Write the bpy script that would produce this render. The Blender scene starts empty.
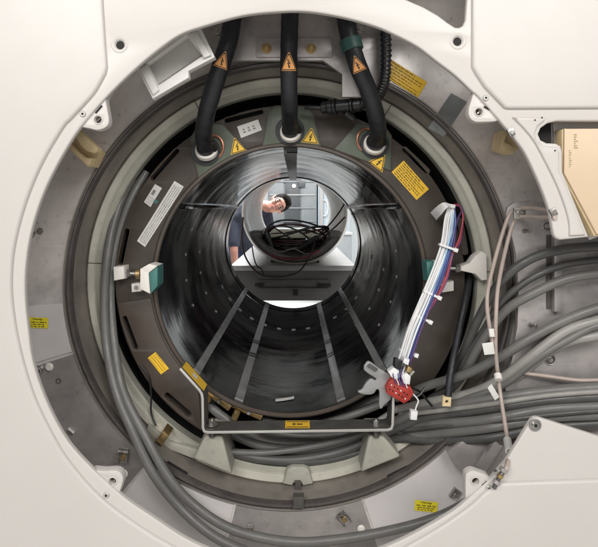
import bpy, bmesh, math, random
from mathutils import Vector, Matrix
from mathutils.geometry import tessellate_polygon
random.seed(7)
C = bpy.context.scene.collection
R = math.radians
pi = math.pi
# ---------------------------------------------------------------- camera constants (metres; bore axis is the Y axis)
F, D, VX, VY, XC, ZC = 543.0, 1.43, 296.0, 208.0, 0.0158, 0.1895
FLOOR = -1.05
CAM = Vector((XC, -D, ZC))
def P(px, py, Y):
    s = (Y + D) / F
    return Vector(((px - VX) * s + XC, Y, (VY - py) * s + ZC))
def S(px, Y):
    return px * (Y + D) / F
def A(r, a, Y):
    return Vector((r * math.cos(R(a)), Y, r * math.sin(R(a))))
FLARE = [(.556, -.080), (.575, -.075), (.62, -.073), (.68, -.076), (.75, -.09), (.82, -.13), (.95, -.2)]
def yfl(r):
    if r <= FLARE[0][0]: return FLARE[0][1]
    for (r0, y0), (r1, y1) in zip(FLARE, FLARE[1:]):
        if r <= r1: return y0 + (y1 - y0) * (r - r0) / (r1 - r0)
    return FLARE[-1][1]
def PF(px, py, off=.003):
    Y = -.09
    for _ in range(8):
        p = P(px, py, Y); Y = yfl(math.hypot(p.x, p.z)) - off
    return P(px, py, Y)

# ---------------------------------------------------------------- materials
def mat(name, col, rough=.5, metal=0., var=.12, scale=6., stretch=(1, 1, 1), bump=0., bscale=80., rvar=.1, spec=.5, coat=0., emit=0., smudge=0.):
    m = bpy.data.materials.new(name); m.use_nodes = True
    nt = m.node_tree; N = nt.nodes; L = nt.links; b = N['Principled BSDF']
    tc = N.new('ShaderNodeTexCoord'); mp = N.new('ShaderNodeMapping'); mp.inputs['Scale'].default_value = stretch
    L.new(tc.outputs['Object'], mp.inputs['Vector'])
    n1 = N.new('ShaderNodeTexNoise'); n1.inputs['Scale'].default_value = scale; n1.inputs['Detail'].default_value = 7; n1.inputs['Roughness'].default_value = .6
    L.new(mp.outputs[0], n1.inputs['Vector'])
    cr = N.new('ShaderNodeValToRGB')
    lo = [max(0, c * (1 - var)) for c in col]; hi = [min(1, c * (1 + var)) for c in col]
    cr.color_ramp.elements[0].position = .3; cr.color_ramp.elements[1].position = .7
    cr.color_ramp.elements[0].color = (*lo, 1); cr.color_ramp.elements[1].color = (*hi, 1)
    L.new(n1.outputs[0], cr.inputs[0]); colour = cr.outputs[0]
    if smudge:
        for sc_, seed, fac, tgt in ((2.2, 3.1, smudge, [c * .33 for c in col]), (3.4, 9.7, smudge * .8, [min(1, c * 1.6 + .05) for c in col])):
            ns = N.new('ShaderNodeTexNoise'); ns.noise_dimensions = '4D'; ns.inputs['W'].default_value = seed; ns.inputs['Scale'].default_value = sc_; ns.inputs['Detail'].default_value = 8; ns.inputs['Roughness'].default_value = .62; ns.inputs['Distortion'].default_value = .6
            L.new(mp.outputs[0], ns.inputs['Vector'])
            rm = N.new('ShaderNodeMapRange'); rm.inputs[1].default_value = .48; rm.inputs[2].default_value = .72; rm.inputs[4].default_value = fac; L.new(ns.outputs[0], rm.inputs[0])
            mxs = N.new('ShaderNodeMix'); mxs.data_type = 'RGBA'; L.new(rm.outputs[0], mxs.inputs[0]); L.new(colour, mxs.inputs[6]); mxs.inputs[7].default_value = (*tgt, 1); colour = mxs.outputs[2]
        m2 = N.new('ShaderNodeMapping'); m2.inputs['Scale'].default_value = (7, 7, 170); m2.inputs['Rotation'].default_value = (.2, .55, .1); L.new(tc.outputs['Object'], m2.inputs[0])
        ns = N.new('ShaderNodeTexNoise'); ns.inputs['Scale'].default_value = 1; ns.inputs['Detail'].default_value = 5; ns.inputs['Roughness'].default_value = .7; L.new(m2.outputs[0], ns.inputs['Vector'])
        rm = N.new('ShaderNodeMapRange'); rm.inputs[1].default_value = .58; rm.inputs[2].default_value = .74; rm.inputs[4].default_value = smudge * .5; L.new(ns.outputs[0], rm.inputs[0])
        mxs = N.new('ShaderNodeMix'); mxs.data_type = 'RGBA'; L.new(rm.outputs[0], mxs.inputs[0]); L.new(colour, mxs.inputs[6]); mxs.inputs[7].default_value = (*[min(1, c * 1.5 + .03) for c in col], 1); colour = mxs.outputs[2]
        # fine scuffs
        ns = N.new('ShaderNodeTexNoise'); ns.inputs['Scale'].default_value = 55; ns.inputs['Detail'].default_value = 6; L.new(mp.outputs[0], ns.inputs['Vector'])
        rm = N.new('ShaderNodeMapRange'); rm.inputs[1].default_value = .60; rm.inputs[2].default_value = .72; rm.inputs[4].default_value = smudge * .6; L.new(ns.outputs[0], rm.inputs[0])
        mxs = N.new('ShaderNodeMix'); mxs.data_type = 'RGBA'; L.new(rm.outputs[0], mxs.inputs[0]); L.new(colour, mxs.inputs[6]); mxs.inputs[7].default_value = (*[c * .5 for c in col], 1); colour = mxs.outputs[2]
    L.new(colour, b.inputs['Base Color'])
    mr = N.new('ShaderNodeMapRange'); mr.inputs[1].default_value = .3; mr.inputs[2].default_value = .7
    mr.inputs[3].default_value = max(.02, rough - rvar); mr.inputs[4].default_value = min(1, rough + rvar)
    n2 = N.new('ShaderNodeTexNoise'); n2.inputs['Scale'].default_value = scale * 2.3; n2.inputs['Detail'].default_value = 5
    L.new(mp.outputs[0], n2.inputs['Vector']); L.new(n2.outputs[0], mr.inputs[0]); L.new(mr.outputs[0], b.inputs['Roughness'])
    b.inputs['Metallic'].default_value = metal; b.inputs['Specular IOR Level'].default_value = spec; b.inputs['Coat Weight'].default_value = coat
    if emit:
        b.inputs['Emission Color'].default_value = (*col, 1); b.inputs['Emission Strength'].default_value = emit
    if bump:
        n3 = N.new('ShaderNodeTexNoise'); n3.inputs['Scale'].default_value = bscale; n3.inputs['Detail'].default_value = 4
        L.new(mp.outputs[0], n3.inputs['Vector'])
        bp = N.new('ShaderNodeBump'); bp.inputs['Strength'].default_value = bump; bp.inputs['Distance'].default_value = .004
        L.new(n3.outputs[0], bp.inputs['Height']); L.new(bp.outputs[0], b.inputs['Normal'])
    return m
M = {}
M['cover'] = mat('cover_plastic', (.56, .533, .503), .42, var=.035, scale=2.5, rvar=.05, bump=.03, bscale=300)
M['white'] = mat('white_plastic', (.72, .69, .64), .4, var=.04, scale=12)
M['tray'] = mat('tray_plastic', (.70, .685, .66), .35, var=.04, scale=10)
M['sheet'] = mat('white_sheet', (.62, .59, .58), .45, var=.07, scale=7)
M['steel'] = mat('brushed_steel', (.74, .69, .665), .36, metal=.35, var=.3, scale=5, stretch=(1, 1, 1), bump=.12, bscale=40, rvar=.13, smudge=.85)
M['steel2'] = mat('bracket_steel', (.38, .355, .345), .36, metal=.45, var=.16, scale=11, bump=.1, bscale=60, smudge=.6)
M['rim'] = mat('bore_rim_metal', (.25, .225, .20), .45, metal=.3, var=.25, scale=9, bump=.15, bscale=50, smudge=.4)
M['lip'] = mat('dark_strip_shade', (.075, .065, .06), .5, var=.3, scale=20, bump=.2)
M['cream'] = mat('glassfibre_cream', (.50, .485, .415), .5, var=.12, scale=10, bump=.12, bscale=90, smudge=.4)
M['cream2'] = mat('glassfibre_green', (.36, .355, .30), .5, var=.14, scale=10, bump=.12, bscale=90, smudge=.4)
M['face'] = mat('coil_brown', (.050, .039, .031), .5, var=.16, scale=9, bump=.08, bscale=120, smudge=.4)
M['face2'] = mat('coil_brown_light', (.068, .053, .042), .45, var=.15, scale=9, bump=.08, bscale=120)
M['green'] = mat('coil_green', (.085, .105, .075), .45, var=.2, scale=14)
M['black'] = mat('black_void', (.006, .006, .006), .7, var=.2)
M['rubber'] = mat('black_rubber', (.014, .015, .018), .5, var=.35, scale=18, bump=.35, bscale=45, rvar=.15)
M['bplast'] = mat('black_plastic', (.012, .012, .013), .35, var=.2, scale=20)
M['cable'] = mat('grey_cable', (.145, .142, .134), .42, var=.12, scale=20, bump=.05, bscale=200, smudge=.3)
M['cable2'] = mat('dark_grey_cable', (.078, .077, .074), .42, var=.15, scale=20, bump=.05, bscale=200, smudge=.3)
M['cable3'] = mat('light_grey_cable', (.29, .28, .26), .4, var=.1, scale=20, bump=.05, bscale=200, smudge=.3)
M['pink'] = mat('beige_hose', (.40, .33, .29), .4, var=.1, scale=20)
M['orange'] = mat('orange_label', (.85, .40, .13), .5, var=.05, scale=40)
M['yellow'] = mat('yellow_label', (.82, .50, .03), .45, var=.05, scale=30)
M['yellow2'] = mat('bright_yellow_label', (.78, .66, .03), .45, var=.04, scale=30)
M['ink'] = mat('label_ink', (.03, .025, .02), .6, var=.1)
M['tag'] = mat('white_label', (.66, .65, .62), .5, var=.06, scale=30)
M['gink'] = mat('grey_ink', (.22, .21, .21), .6, var=.1)
M['copper'] = mat('copper', (.45, .2, .13), .35, metal=.6, var=.2, scale=20)
M['brass'] = mat('brass', (.42, .30, .14), .35, metal=.8, var=.2, scale=30)
M['bolt'] = mat('bolt_steel', (.42, .41, .39), .3, metal=.9, var=.15, scale=40)
M['teal'] = mat('teal_pad', (.045, .16, .145), .5, var=.2, scale=25)
M['tan'] = mat('tan_board', (.62, .48, .33), .5, var=.05, scale=4)
M['tan2'] = mat('aged_foam', (.66, .52, .30), .55, var=.12, scale=30, bump=.1)
M['bar'] = mat('bar_metal', (.13, .125, .115), .4, metal=.5, var=.2, scale=20)
M['baredge'] = mat('bar_edge', (.50, .49, .46), .4, metal=.4, var=.08, scale=20)
M['wwire'] = mat('white_wire', (.74, .74, .74), .4, var=.05, scale=30)
M['bwire'] = mat('blue_wire', (.05, .09, .28), .4, var=.1, scale=30)
M['pwire'] = mat('purple_wire', (.10, .05, .16), .4, var=.1, scale=30)
M['rwire'] = mat('red_wire', (.34, .03, .05), .4, var=.1, scale=30)
M['cwire'] = mat('cyan_wire', (.30, .50, .66), .4, var=.1, scale=30)
M['red'] = mat('red_connector', (.36, .035, .025), .45, var=.2, scale=40)
M['grey'] = mat('grey_bracket', (.30, .30, .30), .4, metal=.3, var=.1, scale=30)
M['tape'] = mat('grey_tape', (.20, .21, .21), .35, metal=.2, var=.12, scale=20)
M['greentape'] = mat('green_tape', (.03, .085, .075), .45, var=.2, scale=40)
M['tube'] = mat('patient_tube_shell', (.60, .585, .54), .35, var=.03, scale=4)
M['cradle'] = mat('cradle_grey', (.085, .08, .075), .4, var=.15, scale=20)
M['cart'] = mat('cart_grey', (.075, .073, .07), .45, var=.1, scale=10)
M['carttop'] = mat('cart_top', (.34, .335, .325), .4, var=.06, scale=10)
M['wire_dark'] = mat('maroon_cable', (.05, .018, .02), .45, var=.2, scale=30)
M['floor'] = mat('floor_vinyl', (.66, .65, .62), .35, var=.05, scale=2)
M['wall'] = mat('wall_paint', (.62, .64, .64), .6, var=.03, scale=2)
M['cab'] = mat('cabinet_grey', (.20, .215, .22), .35, var=.15, scale=4)
M['cab2'] = mat('cabinet_dark', (.07, .075, .08), .3, var=.2, scale=4)
M['door'] = mat('pale_blue_paint', (.40, .46, .50), .4, var=.05, scale=3)
M['skin'] = mat('skin', (.44, .21, .155), .5, var=.08, scale=30)
M['hair'] = mat('dark_hair', (.008, .006, .005), .85, spec=.15, var=.3, scale=80, bump=.5, bscale=200)
M['navy'] = mat('navy_shirt', (.025, .03, .05), .8, var=.2, scale=20, bump=.2, bscale=60)
M['jeans'] = mat('blue_jeans', (.03, .05, .11), .8, var=.2, scale=40)
M['foam'] = mat('cream_foam', (.66, .66, .52), .5, var=.05, scale=20)
M['strip'] = mat('bore_strip', (.19, .19, .19), .35, metal=.0, var=.25, scale=20)
M['stud'] = mat('bore_pad', (.26, .26, .26), .4, var=.2, scale=30)
def bore_material():
    m = bpy.data.materials.new('bore_resin'); m.use_nodes = True
    nt = m.node_tree; N = nt.nodes; L = nt.links; b = N['Principled BSDF']
    g = N.new('ShaderNodeNewGeometry'); sp = N.new('ShaderNodeSeparateXYZ'); L.new(g.outputs['Position'], sp.inputs[0])
    cb = N.new('ShaderNodeCombineXYZ'); sx_ = N.new('ShaderNodeMath'); sx_.operation = 'DIVIDE'; sx_.inputs[1].default_value = .35; L.new(sp.outputs['X'], sx_.inputs[0])
    sz_ = N.new('ShaderNodeMath'); sz_.operation = 'DIVIDE'; sz_.inputs[1].default_value = .35; L.new(sp.outputs['Z'], sz_.inputs[0])
    L.new(sx_.outputs[0], cb.inputs[0]); L.new(sp.outputs['Y'], cb.inputs[1]); L.new(sz_.outputs[0], cb.inputs[2])
    def noise(sc, det, rgh=.6):
        mp = N.new('ShaderNodeMapping'); mp.inputs['Scale'].default_value = (sc[0], sc[1], sc[0]); L.new(cb.outputs[0], mp.inputs[0])
        n = N.new('ShaderNodeTexNoise'); n.inputs['Scale'].default_value = 1; n.inputs['Detail'].default_value = det; n.inputs['Roughness'].default_value = rgh; n.inputs['Distortion'].default_value = .15
        L.new(mp.outputs[0], n.inputs['Vector']); return n
    fine = noise((2.5, 80, .6), 4, .55); mid = noise((3.2, 22, 1), 5, .55); big = noise((1.2, 2.2, .5), 4)
    cr = N.new('ShaderNodeValToRGB'); cr.color_ramp.elements[0].position = .35; cr.color_ramp.elements[1].position = .72
    cr.color_ramp.elements[0].color = (.0015, .002, .0025, 1); cr.color_ramp.elements[1].color = (.012, .014, .016, 1)
    mx = N.new('ShaderNodeMath'); mx.operation = 'MULTIPLY_ADD'; mx.inputs[1].default_value = .6; L.new(fine.outputs[0], mx.inputs[0])
    m2 = N.new('ShaderNodeMath'); m2.operation = 'MULTIPLY'; m2.inputs[1].default_value = .4; L.new(big.outputs[0], m2.inputs[0]); L.new(m2.outputs[0], mx.inputs[2])
    L.new(mx.outputs[0], cr.inputs[0])
    scr = noise((2.0, 75, .8), 8, .75); sm = N.new('ShaderNodeMapRange'); sm.inputs[1].default_value = .60; sm.inputs[2].default_value = .70; L.new(scr.outputs[0], sm.inputs[0])
    scp = noise((1.6, 2.6, 1.3), 4); sq = N.new('ShaderNodeMapRange'); sq.inputs[1].default_value = .48; sq.inputs[2].default_value = .66; L.new(scp.outputs[0], sq.inputs[0])
    sx = N.new('ShaderNodeMath'); sx.operation = 'MULTIPLY'; L.new(sm.outputs[0], sx.inputs[0]); L.new(sq.outputs[0], sx.inputs[1])
    cm = N.new('ShaderNodeMix'); cm.data_type = 'RGBA'; L.new(sx.outputs[0], cm.inputs[0]); L.new(cr.outputs[0], cm.inputs[6]); cm.inputs[7].default_value = (.17, .18, .185, 1)
    L.new(cm.outputs[2], b.inputs['Base Color'])
    mr = N.new('ShaderNodeMapRange'); mr.inputs[1].default_value = .38; mr.inputs[2].default_value = .62; mr.inputs[3].default_value = .03; mr.inputs[4].default_value = .15
    streak = noise((1.5, 10, .9), 5, .55); L.new(streak.outputs[0], mr.inputs[0]); L.new(mr.outputs[0], b.inputs['Roughness'])
    rip = noise((1.5, 4.5, 1.4), 2, .4); ad = N.new('ShaderNodeMath'); ad.operation = 'MULTIPLY_ADD'; ad.inputs[1].default_value = .06; L.new(fine.outputs[0], ad.inputs[0])
    ad2 = N.new('ShaderNodeMath'); ad2.operation = 'MULTIPLY_ADD'; ad2.inputs[1].default_value = .085; L.new(mid.outputs[0], ad2.inputs[0]); L.new(rip.outputs[0], ad2.inputs[2]); L.new(ad2.outputs[0], ad.inputs[2])
    bp = N.new('ShaderNodeBump'); bp.inputs['Strength'].default_value = .40; bp.inputs['Distance'].default_value = .012
    L.new(ad.outputs[0], bp.inputs['Height']); L.new(bp.outputs[0], b.inputs['Normal'])
    pm = noise((1.1, 3.2, .7), 6, .7); pa = N.new('ShaderNodeMath'); pa.operation = 'MULTIPLY_ADD'; pa.inputs[1].default_value = .55; L.new(streak.outputs[0], pa.inputs[0])
    pb = N.new('ShaderNodeMath'); pb.operation = 'MULTIPLY'; pb.inputs[1].default_value = .45; L.new(pm.outputs[0], pb.inputs[0]); L.new(pb.outputs[0], pa.inputs[2])
    pr = N.new('ShaderNodeMapRange'); pr.inputs[1].default_value = .44; pr.inputs[2].default_value = .56; pr.inputs[3].default_value = .08; pr.inputs[4].default_value = 1.0
    L.new(pa.outputs[0], pr.inputs[0]); L.new(pr.outputs[0], b.inputs['Specular IOR Level'])
    return m
M['bore'] = bore_material()

# ---------------------------------------------------------------- mesh building
def catmull(pts, n=8):
    pts = [Vector(p) for p in pts]
    if len(pts) < 3: return pts
    out = []
    q = [pts[0] * 2 - pts[1]] + pts + [pts[-1] * 2 - pts[-2]]
    for i in range(1, len(q) - 2):
        a, b, c, d = q[i - 1:i + 3]
        for k in range(n):
            t = k / n
            out.append(.5 * (2 * b + (c - a) * t + (2 * a - 5 * b + 4 * c - d) * t * t + (3 * b - a - 3 * c + d) * t ** 3))
    out.append(pts[-1]); return out
def smooth2(pts, n=6, closed=False):
    v = [Vector((p[0], p[1], 0)) for p in pts]
    return [(p.x, p.y) for p in catmull(v, n)]
def area2(p): return sum(p[i - 1][0] * p[i][1] - p[i][0] * p[i - 1][1] for i in range(len(p))) / 2
def offset2(p, d):
    n = len(p); out = []
    for i in range(n):
        a, b, c = Vector(p[i - 1]), Vector(p[i]), Vector(p[(i + 1) % n])
        e1 = (b - a); e2 = (c - b)
        if e1.length < 1e-9: e1 = e2
        if e2.length < 1e-9: e2 = e1
        e1 = e1.normalized(); e2 = e2.normalized()
        n1 = Vector((-e1.y, e1.x)); n2 = Vector((-e2.y, e2.x))
        m = n1 + n2
        if m.length < 1e-6: m = n1
        m.normalize(); k = max(.5, m.dot(n1))
        q = b + m * (d / k); out.append((q.x, q.y))
    return out
WL = {}
class MB:
    def __init__(s): s.v = []; s.f = []; s.m = []; s.mats = []
    def mi(s, m):
        if m not in s.mats: s.mats.append(m)
        return s.mats.index(m)
    def face(s, pts, m):
        i = len(s.v); s.v += [Vector(p) for p in pts]; s.f.append(tuple(range(i, i + len(pts)))); s.m.append(s.mi(m))
    def raw(s, vs, fs, m):
        i = len(s.v); s.v += [Vector(p) for p in vs]; k = s.mi(m)
        for f in fs: s.f.append(tuple(j + i for j in f)); s.m.append(k)
    def grid(s, rows, m, wrap=False, flip=False):
        i = len(s.v); nu = len(rows[0]); k = s.mi(m)
        for r in rows: s.v += [Vector(p) for p in r]
        for a in range(len(rows) - 1):
            for b in range(nu if wrap else nu - 1):
                c = (b + 1) % nu
                s.f.append((i + a * nu + b, i + a * nu + c, i + (a + 1) * nu + c, i + (a + 1) * nu + b)); s.m.append(k)
    def tube(s, path, r, m, seg=12, cap=True):
        path = [Vector(p) for p in path]; n = len(path)
        rr = r if isinstance(r, (list, tuple)) else [r] * n
        t0 = (path[1] - path[0]).normalized()
        u = t0.orthogonal().normalized(); rows = []
        for i in range(n):
            t = (path[min(i + 1, n - 1)] - path[max(i - 1, 0)]).normalized()
            u = (u - t * u.dot(t)); u = u.normalized() if u.length > 1e-6 else t.orthogonal().normalized()
            w = t.cross(u)
            rows.append([path[i] + (u * math.cos(2 * pi * k / seg) + w * math.sin(2 * pi * k / seg)) * rr[i] for k in range(seg)])
        s.grid(rows, m, wrap=True)
        if cap:
            s.face(rows[0][::-1], m); s.face(rows[-1], m)
    def loop(s, path, r, m, seg=8):
        path = [Vector(p) for p in path]; n = len(path); rows = []
        c = sum(path, Vector()) / n
        for i in range(n):
            t = (path[(i + 1) % n] - path[i - 1]).normalized(); u = (path[i] - c); u = (u - t * u.dot(t)).normalized(); w = t.cross(u)
            rows.append([path[i] + (u * math.cos(2 * pi * k / seg) + w * math.sin(2 * pi * k / seg)) * r for k in range(seg)])
        rows.append(rows[0]); s.grid(rows, m, wrap=True)
    def cyl(s, p0, p1, r, m, seg=20, b=None, r1=None):
        p0, p1 = Vector(p0), Vector(p1); L = (p1 - p0).length; d = (p1 - p0) / L
        r1 = r if r1 is None else r1
        b = min(r, L) * .12 if b is None else b
        s.tube([p0, p0 + d * b, p1 - d * b, p1], [r - b, r, r1, r1 - b], m, seg)
    def sphere(s, c, r, m, seg=16, rot=None):
        c = Vector(c); r = (r, r, r) if not isinstance(r, (tuple, list)) else r; rows = []
        for i in range(seg // 2 + 1):
            th = pi * i / (seg // 2); th = min(max(th, 1e-3), pi - 1e-3); row = []
            for k in range(seg):
                p = Vector((r[0] * math.sin(th) * math.cos(2 * pi * k / seg), r[1] * math.sin(th) * math.sin(2 * pi * k / seg), r[2] * math.cos(th)))
                row.append(c + (rot @ p if rot else p))
            rows.append(row)
        s.grid(rows, m, wrap=True); s.face(rows[0], m); s.face(rows[-1][::-1], m)
    def lathe(s, prof, m, a0=0., a1=360., n=128, cx=0., cz=0.):
        wrap = abs(a1 - a0 - 360) < 1e-6; k = n if wrap else n + 1
        rows = [[Vector((cx + r * math.cos(R(a0 + (a1 - a0) * j / n)), y, cz + r * math.sin(R(a0 + (a1 - a0) * j / n)))) for j in range(k)] for r, y in prof]
        s.grid(rows, m, wrap=wrap)
    def prism(s, outl, depth, m, b=.002, holes=(), fr=None, side=None, nb=2, back=True):
        """2-D outline in the frame fr=(origin, ux, uy, uz); default frame: X, Z in the plane, depth along +Y"""
        o, ux, uy, uz = fr
        def W(p, d): return o + ux * p[0] + uy * p[1] + uz * d
        outl = list(outl)
        if area2(outl) < 0: outl.reverse()
        hs = []
        for h in holes:
            h = list(h)
            if area2(h) > 0: h.reverse()
            hs.append(h)
        loops = [outl] + hs; side = side or m
        def rings(p):
            res = []
            for i in range(nb + 1):
                a = (pi / 2) * i / nb
                res.append((offset2(p, b * (1 - math.sin(a))) if b else p, b * (1 - math.cos(a))))
            res.append((p, depth)); return res
        RR = [rings(p) if b else [(p, 0.), (p, depth)] for p in loops]
        for rg in RR:
            rows = [[W(q, d) for q in p] for p, d in rg]
            s.grid(rows, side, wrap=True)
        for which in ((0, -1) if back else (0,)):
            polys = [[Vector((q[0], q[1], 0)) for q in rg[which][0]] for rg in RR]
            flat = [p for pl in polys for p in pl]; d = RR[0][which][1]
            tr = tessellate_polygon(polys)
            s.raw([W((p.x, p.y), d) for p in flat], tr, m if which == 0 else side)
    def plate(s, px, Y, th, m, b=.002, holes=(), side=None, nb=2, back=True):
        """outline given on the photograph, standing at depth Y"""
        f = lambda pl: [(P(x, y, Y).x, P(x, y, Y).z) for x, y in pl]
        s.prism(f(px), th, m, b, [f(h) for h in holes], (Vector((0, Y, 0)), Vector((1, 0, 0)), Vector((0, 0, 1)), Vector((0, 1, 0))), side, nb, back)
    def box(s, c, size, m, b=.002, rot=None):
        c = Vector(c); x, y, z = [q / 2 for q in size]; rot = rot or Matrix.Identity(3)
        b = min(b, x * .45, y * .45, z * .45)
        ux, uy, uz = rot @ Vector((1, 0, 0)), rot @ Vector((0, 0, 1)), rot @ Vector((0, 1, 0))
        s.prism([(-x, -z), (x, -z), (x, z), (-x, z)], 2 * y, m, b, (), (c - uz * y, ux, uy, uz))
    def build(s, name, parent=None, label=None, cat=None, group=None, kind=None, origin='c', sharp=35, merge=True):
        if origin == 'c':
            lo = Vector([min(p[i] for p in s.v) for i in range(3)]); hi = Vector([max(p[i] for p in s.v) for i in range(3)]); og = (lo + hi) / 2
        else: og = Vector(origin)
        me = bpy.data.meshes.new(name)
        me.from_pydata([tuple(p - og) for p in s.v], [], s.f)
        for m in s.mats: me.materials.append(m)
        for p, k in zip(me.polygons, s.m): p.material_index = k
        bm = bmesh.new(); bm.from_mesh(me)
        if merge: bmesh.ops.remove_doubles(bm, verts=bm.verts, dist=1e-5)
        bmesh.ops.recalc_face_normals(bm, faces=bm.faces)
        for f in bm.faces: f.smooth = True
        bm.to_mesh(me); bm.free()
        me.set_sharp_from_angle(angle=R(sharp))
        o = bpy.data.objects.new(name, me); C.objects.link(o)
        place(o, og, parent); tag(o, label, cat, group, kind)
        return o
def place(o, og, parent):
    if parent is not None:
        o.parent = parent; o.location = og - WL[parent.name]
    else: o.location = og
    WL[o.name] = og
def tag(o, label=None, cat=None, group=None, kind=None):
    for k, v in (('label', label), ('category', cat), ('group', group), ('kind', kind)):
        if v: o[k] = v
def thing(name, loc, label, cat, group=None):
    o = bpy.data.objects.new(name, None); C.objects.link(o); o.empty_display_size = .05
    place(o, Vector(loc), None); tag(o, label, cat, group); return o
def rrect(x0, y0, x1, y1, r, n=5):
    out = []
    for cx, cy, a in ((x1 - r, y1 - r, 0), (x0 + r, y1 - r, 90), (x0 + r, y0 + r, 180), (x1 - r, y0 + r, 270)):
        for i in range(n + 1):
            t = R(a + 90 * i / n); out.append((cx + r * math.cos(t), cy + r * math.sin(t)))
    return out
def circ(cx, cy, r, n=28, ry=None):
    return [(cx + r * math.cos(2 * pi * i / n), cy + (ry or r) * math.sin(2 * pi * i / n)) for i in range(n)]
def slotpx(a, b, w, n=6):
    a, b = Vector(a), Vector(b); t = math.atan2(b.y - a.y, b.x - a.x); out = []
    for c, s0 in ((b, t - pi / 2), (a, t + pi / 2)):
        for i in range(n + 1): out.append((c.x + w / 2 * math.cos(s0 + pi * i / n), c.y + w / 2 * math.sin(s0 + pi * i / n)))
    return out
def hexbolt(p, r, parent, d=Vector((0, -1, 0)), m='bolt', washer=True, name='bolt', h=None):
    b = MB(); p = Vector(p); h = h or r * .7
    if washer: b.cyl(p, p + d * r * .2, r * 1.55, M[m], 24)
    b.cyl(p + d * r * .15, p + d * (h + r * .15), r, M[m], 6, b=r * .1)
    b.cyl(p + d * (h + r * .1), p + d * (h + r * .5), r * .5, M[m], 14)
    return b.build(name, parent)
def capscrew(p, r, parent, m='bolt', name='screw'):
    b = MB(); p = Vector(p)
    b.cyl(p, p + Vector((0, -r * .5, 0)), r, M[m], 24, b=r * .25)
    b.cyl(p + Vector((0, -r * .48, 0)), p + Vector((0, -r * .56, 0)), r * .45, M['black'], 6, b=r * .02)
    return b.build(name, parent)
_tc = {}
def text2d(s):
    if s in _tc: return _tc[s]
    cu = bpy.data.curves.new('t', 'FONT'); cu.body = s; cu.resolution_u = 2; cu.offset = .022
    ob = bpy.data.objects.new('t', cu); C.objects.link(ob); bpy.context.view_layer.update()
    me = ob.evaluated_get(bpy.context.evaluated_depsgraph_get()).to_mesh()
    vs = [(v.co.x, v.co.y) for v in me.vertices]; fs = [tuple(p.vertices) for p in me.polygons]
    bpy.data.objects.remove(ob); bpy.data.curves.remove(cu)
    x0 = min(v[0] for v in vs); x1 = max(v[0] for v in vs); y0 = min(v[1] for v in vs); y1 = max(v[1] for v in vs)
    _tc[s] = ([((v[0] - x0) / (x1 - x0), (v[1] - y0) / (y1 - y0)) for v in vs], fs); return _tc[s]
def sticker(name, parent, q, bg, els, surf, label=None, th=.0008):
    """q: photo corners (top-left, top-right, bottom-right, bottom-left of the sticker); surf(px,py,off)->point; els drawn in uv"""
    b = MB()
    def W(u, v, k):
        x = (q[0][0] * (1 - u) + q[1][0] * u) * v + (q[3][0] * (1 - u) + q[2][0] * u) * (1 - v)
        y = (q[0][1] * (1 - u) + q[1][1] * u) * v + (q[3][1] * (1 - u) + q[2][1] * u) * (1 - v)
        return surf(x, y, th + k * .0006)
    n = 6
    b.grid([[W(i / n, j / n, 0) for i in range(n + 1)] for j in range(n + 1)], bg)
    for kind, geo, m in els:
        if kind == 'rect':
            u0, v0, u1, v1 = geo; b.face([W(u0, v0, 1), W(u1, v0, 1), W(u1, v1, 1), W(u0, v1, 1)], m)
        elif kind == 'text':
            st, u0, v0, u1, v1 = geo; vs, fs = text2d(st)
            b.raw([W(u0 + (u1 - u0) * x, v0 + (v1 - v0) * y, 1) for x, y in vs], fs, m)
    return b.build(name, parent, label=label)
def words(u0, u1, v, h, m, rnd, lo=.05, hi=.14, gap=.022, fill=1., lw=.016):
    out = []; u = u0; end = u0 + (u1 - u0) * fill
    while u < end - .02:
        w = min(lo + (hi - lo) * rnd.random(), end - u); x = u
        while x < u + w - lw * .5:
            t = h * rnd.choice((.72, .72, .76, .95)); q = rnd.choice((1., .9, 1.1, .6)) * lw
            a = v - (h * .25 if rnd.random() < .1 else 0)
            out.append(('rect', (x, a, x + q * .72, v + t), m)); x += q
        u += w + gap
    return out
def face_surf(Y): return lambda x, y, off: P(x, y, Y - off)
BOLT2D = [(.05, .66), (-.13, .36), (.0, .40), (-.05, .22), (-.10, .23), (-.02, .06), (.07, .22), (.02, .22), (.12, .47), (-.01, .43), (.13, .66)]
def tri_sign(b, W, fillm, border=True):
    """warning triangle in local coords: base -0.5..0.5, apex 0.87; W(u,v,layer)"""
    def tri(s, k, m, n=8):
        rows = []
        cy = .29
        for j in range(n + 1):
            v = j / n; hw = .5 * (1 - v) + .035 * v; y = .87 * v
            rows.append([W(((-hw + 2 * hw * i / n)) * s, cy + (y - cy) * s, k) for i in range(n + 1)])
        b.grid(rows, m)
    tri(1.12, 0, fillm); tri(1.0, 1, M['ink']); tri(.84, 2, fillm)
    pl = [Vector((x, y, 0)) for x, y in BOLT2D]
    b.raw([W(p.x * .9, .03 + p.y * .8, 3.5) for p in pl], tessellate_polygon([pl]), M['ink'])

# ================================================================ setting
def sheet(name, pts, m, **kw):
    b = MB(); b.face(pts, m); return b.build(name, kind='structure', origin=(0, 0, 0), **kw)
sheet('floor', [(-6, -5, FLOOR), (6, -5, FLOOR), (6, 9, FLOOR), (-6, 9, FLOOR)], M['floor'])
b = MB(); b.box((0, 7.05, .4), (12, .1, 2.9), M['wall'], .001); b.build('back_wall', kind='structure')
b = MB(); b.box((3.0, 4.7, .4), (.1, 4.6, 2.9), M['wall'], .001); b.build('side_wall', kind='structure')
b = MB(); b.box((0, 4.6, 1.9), (12, 5.0, .1), M['wall'], .001); b.build('ceiling', kind='structure')

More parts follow.
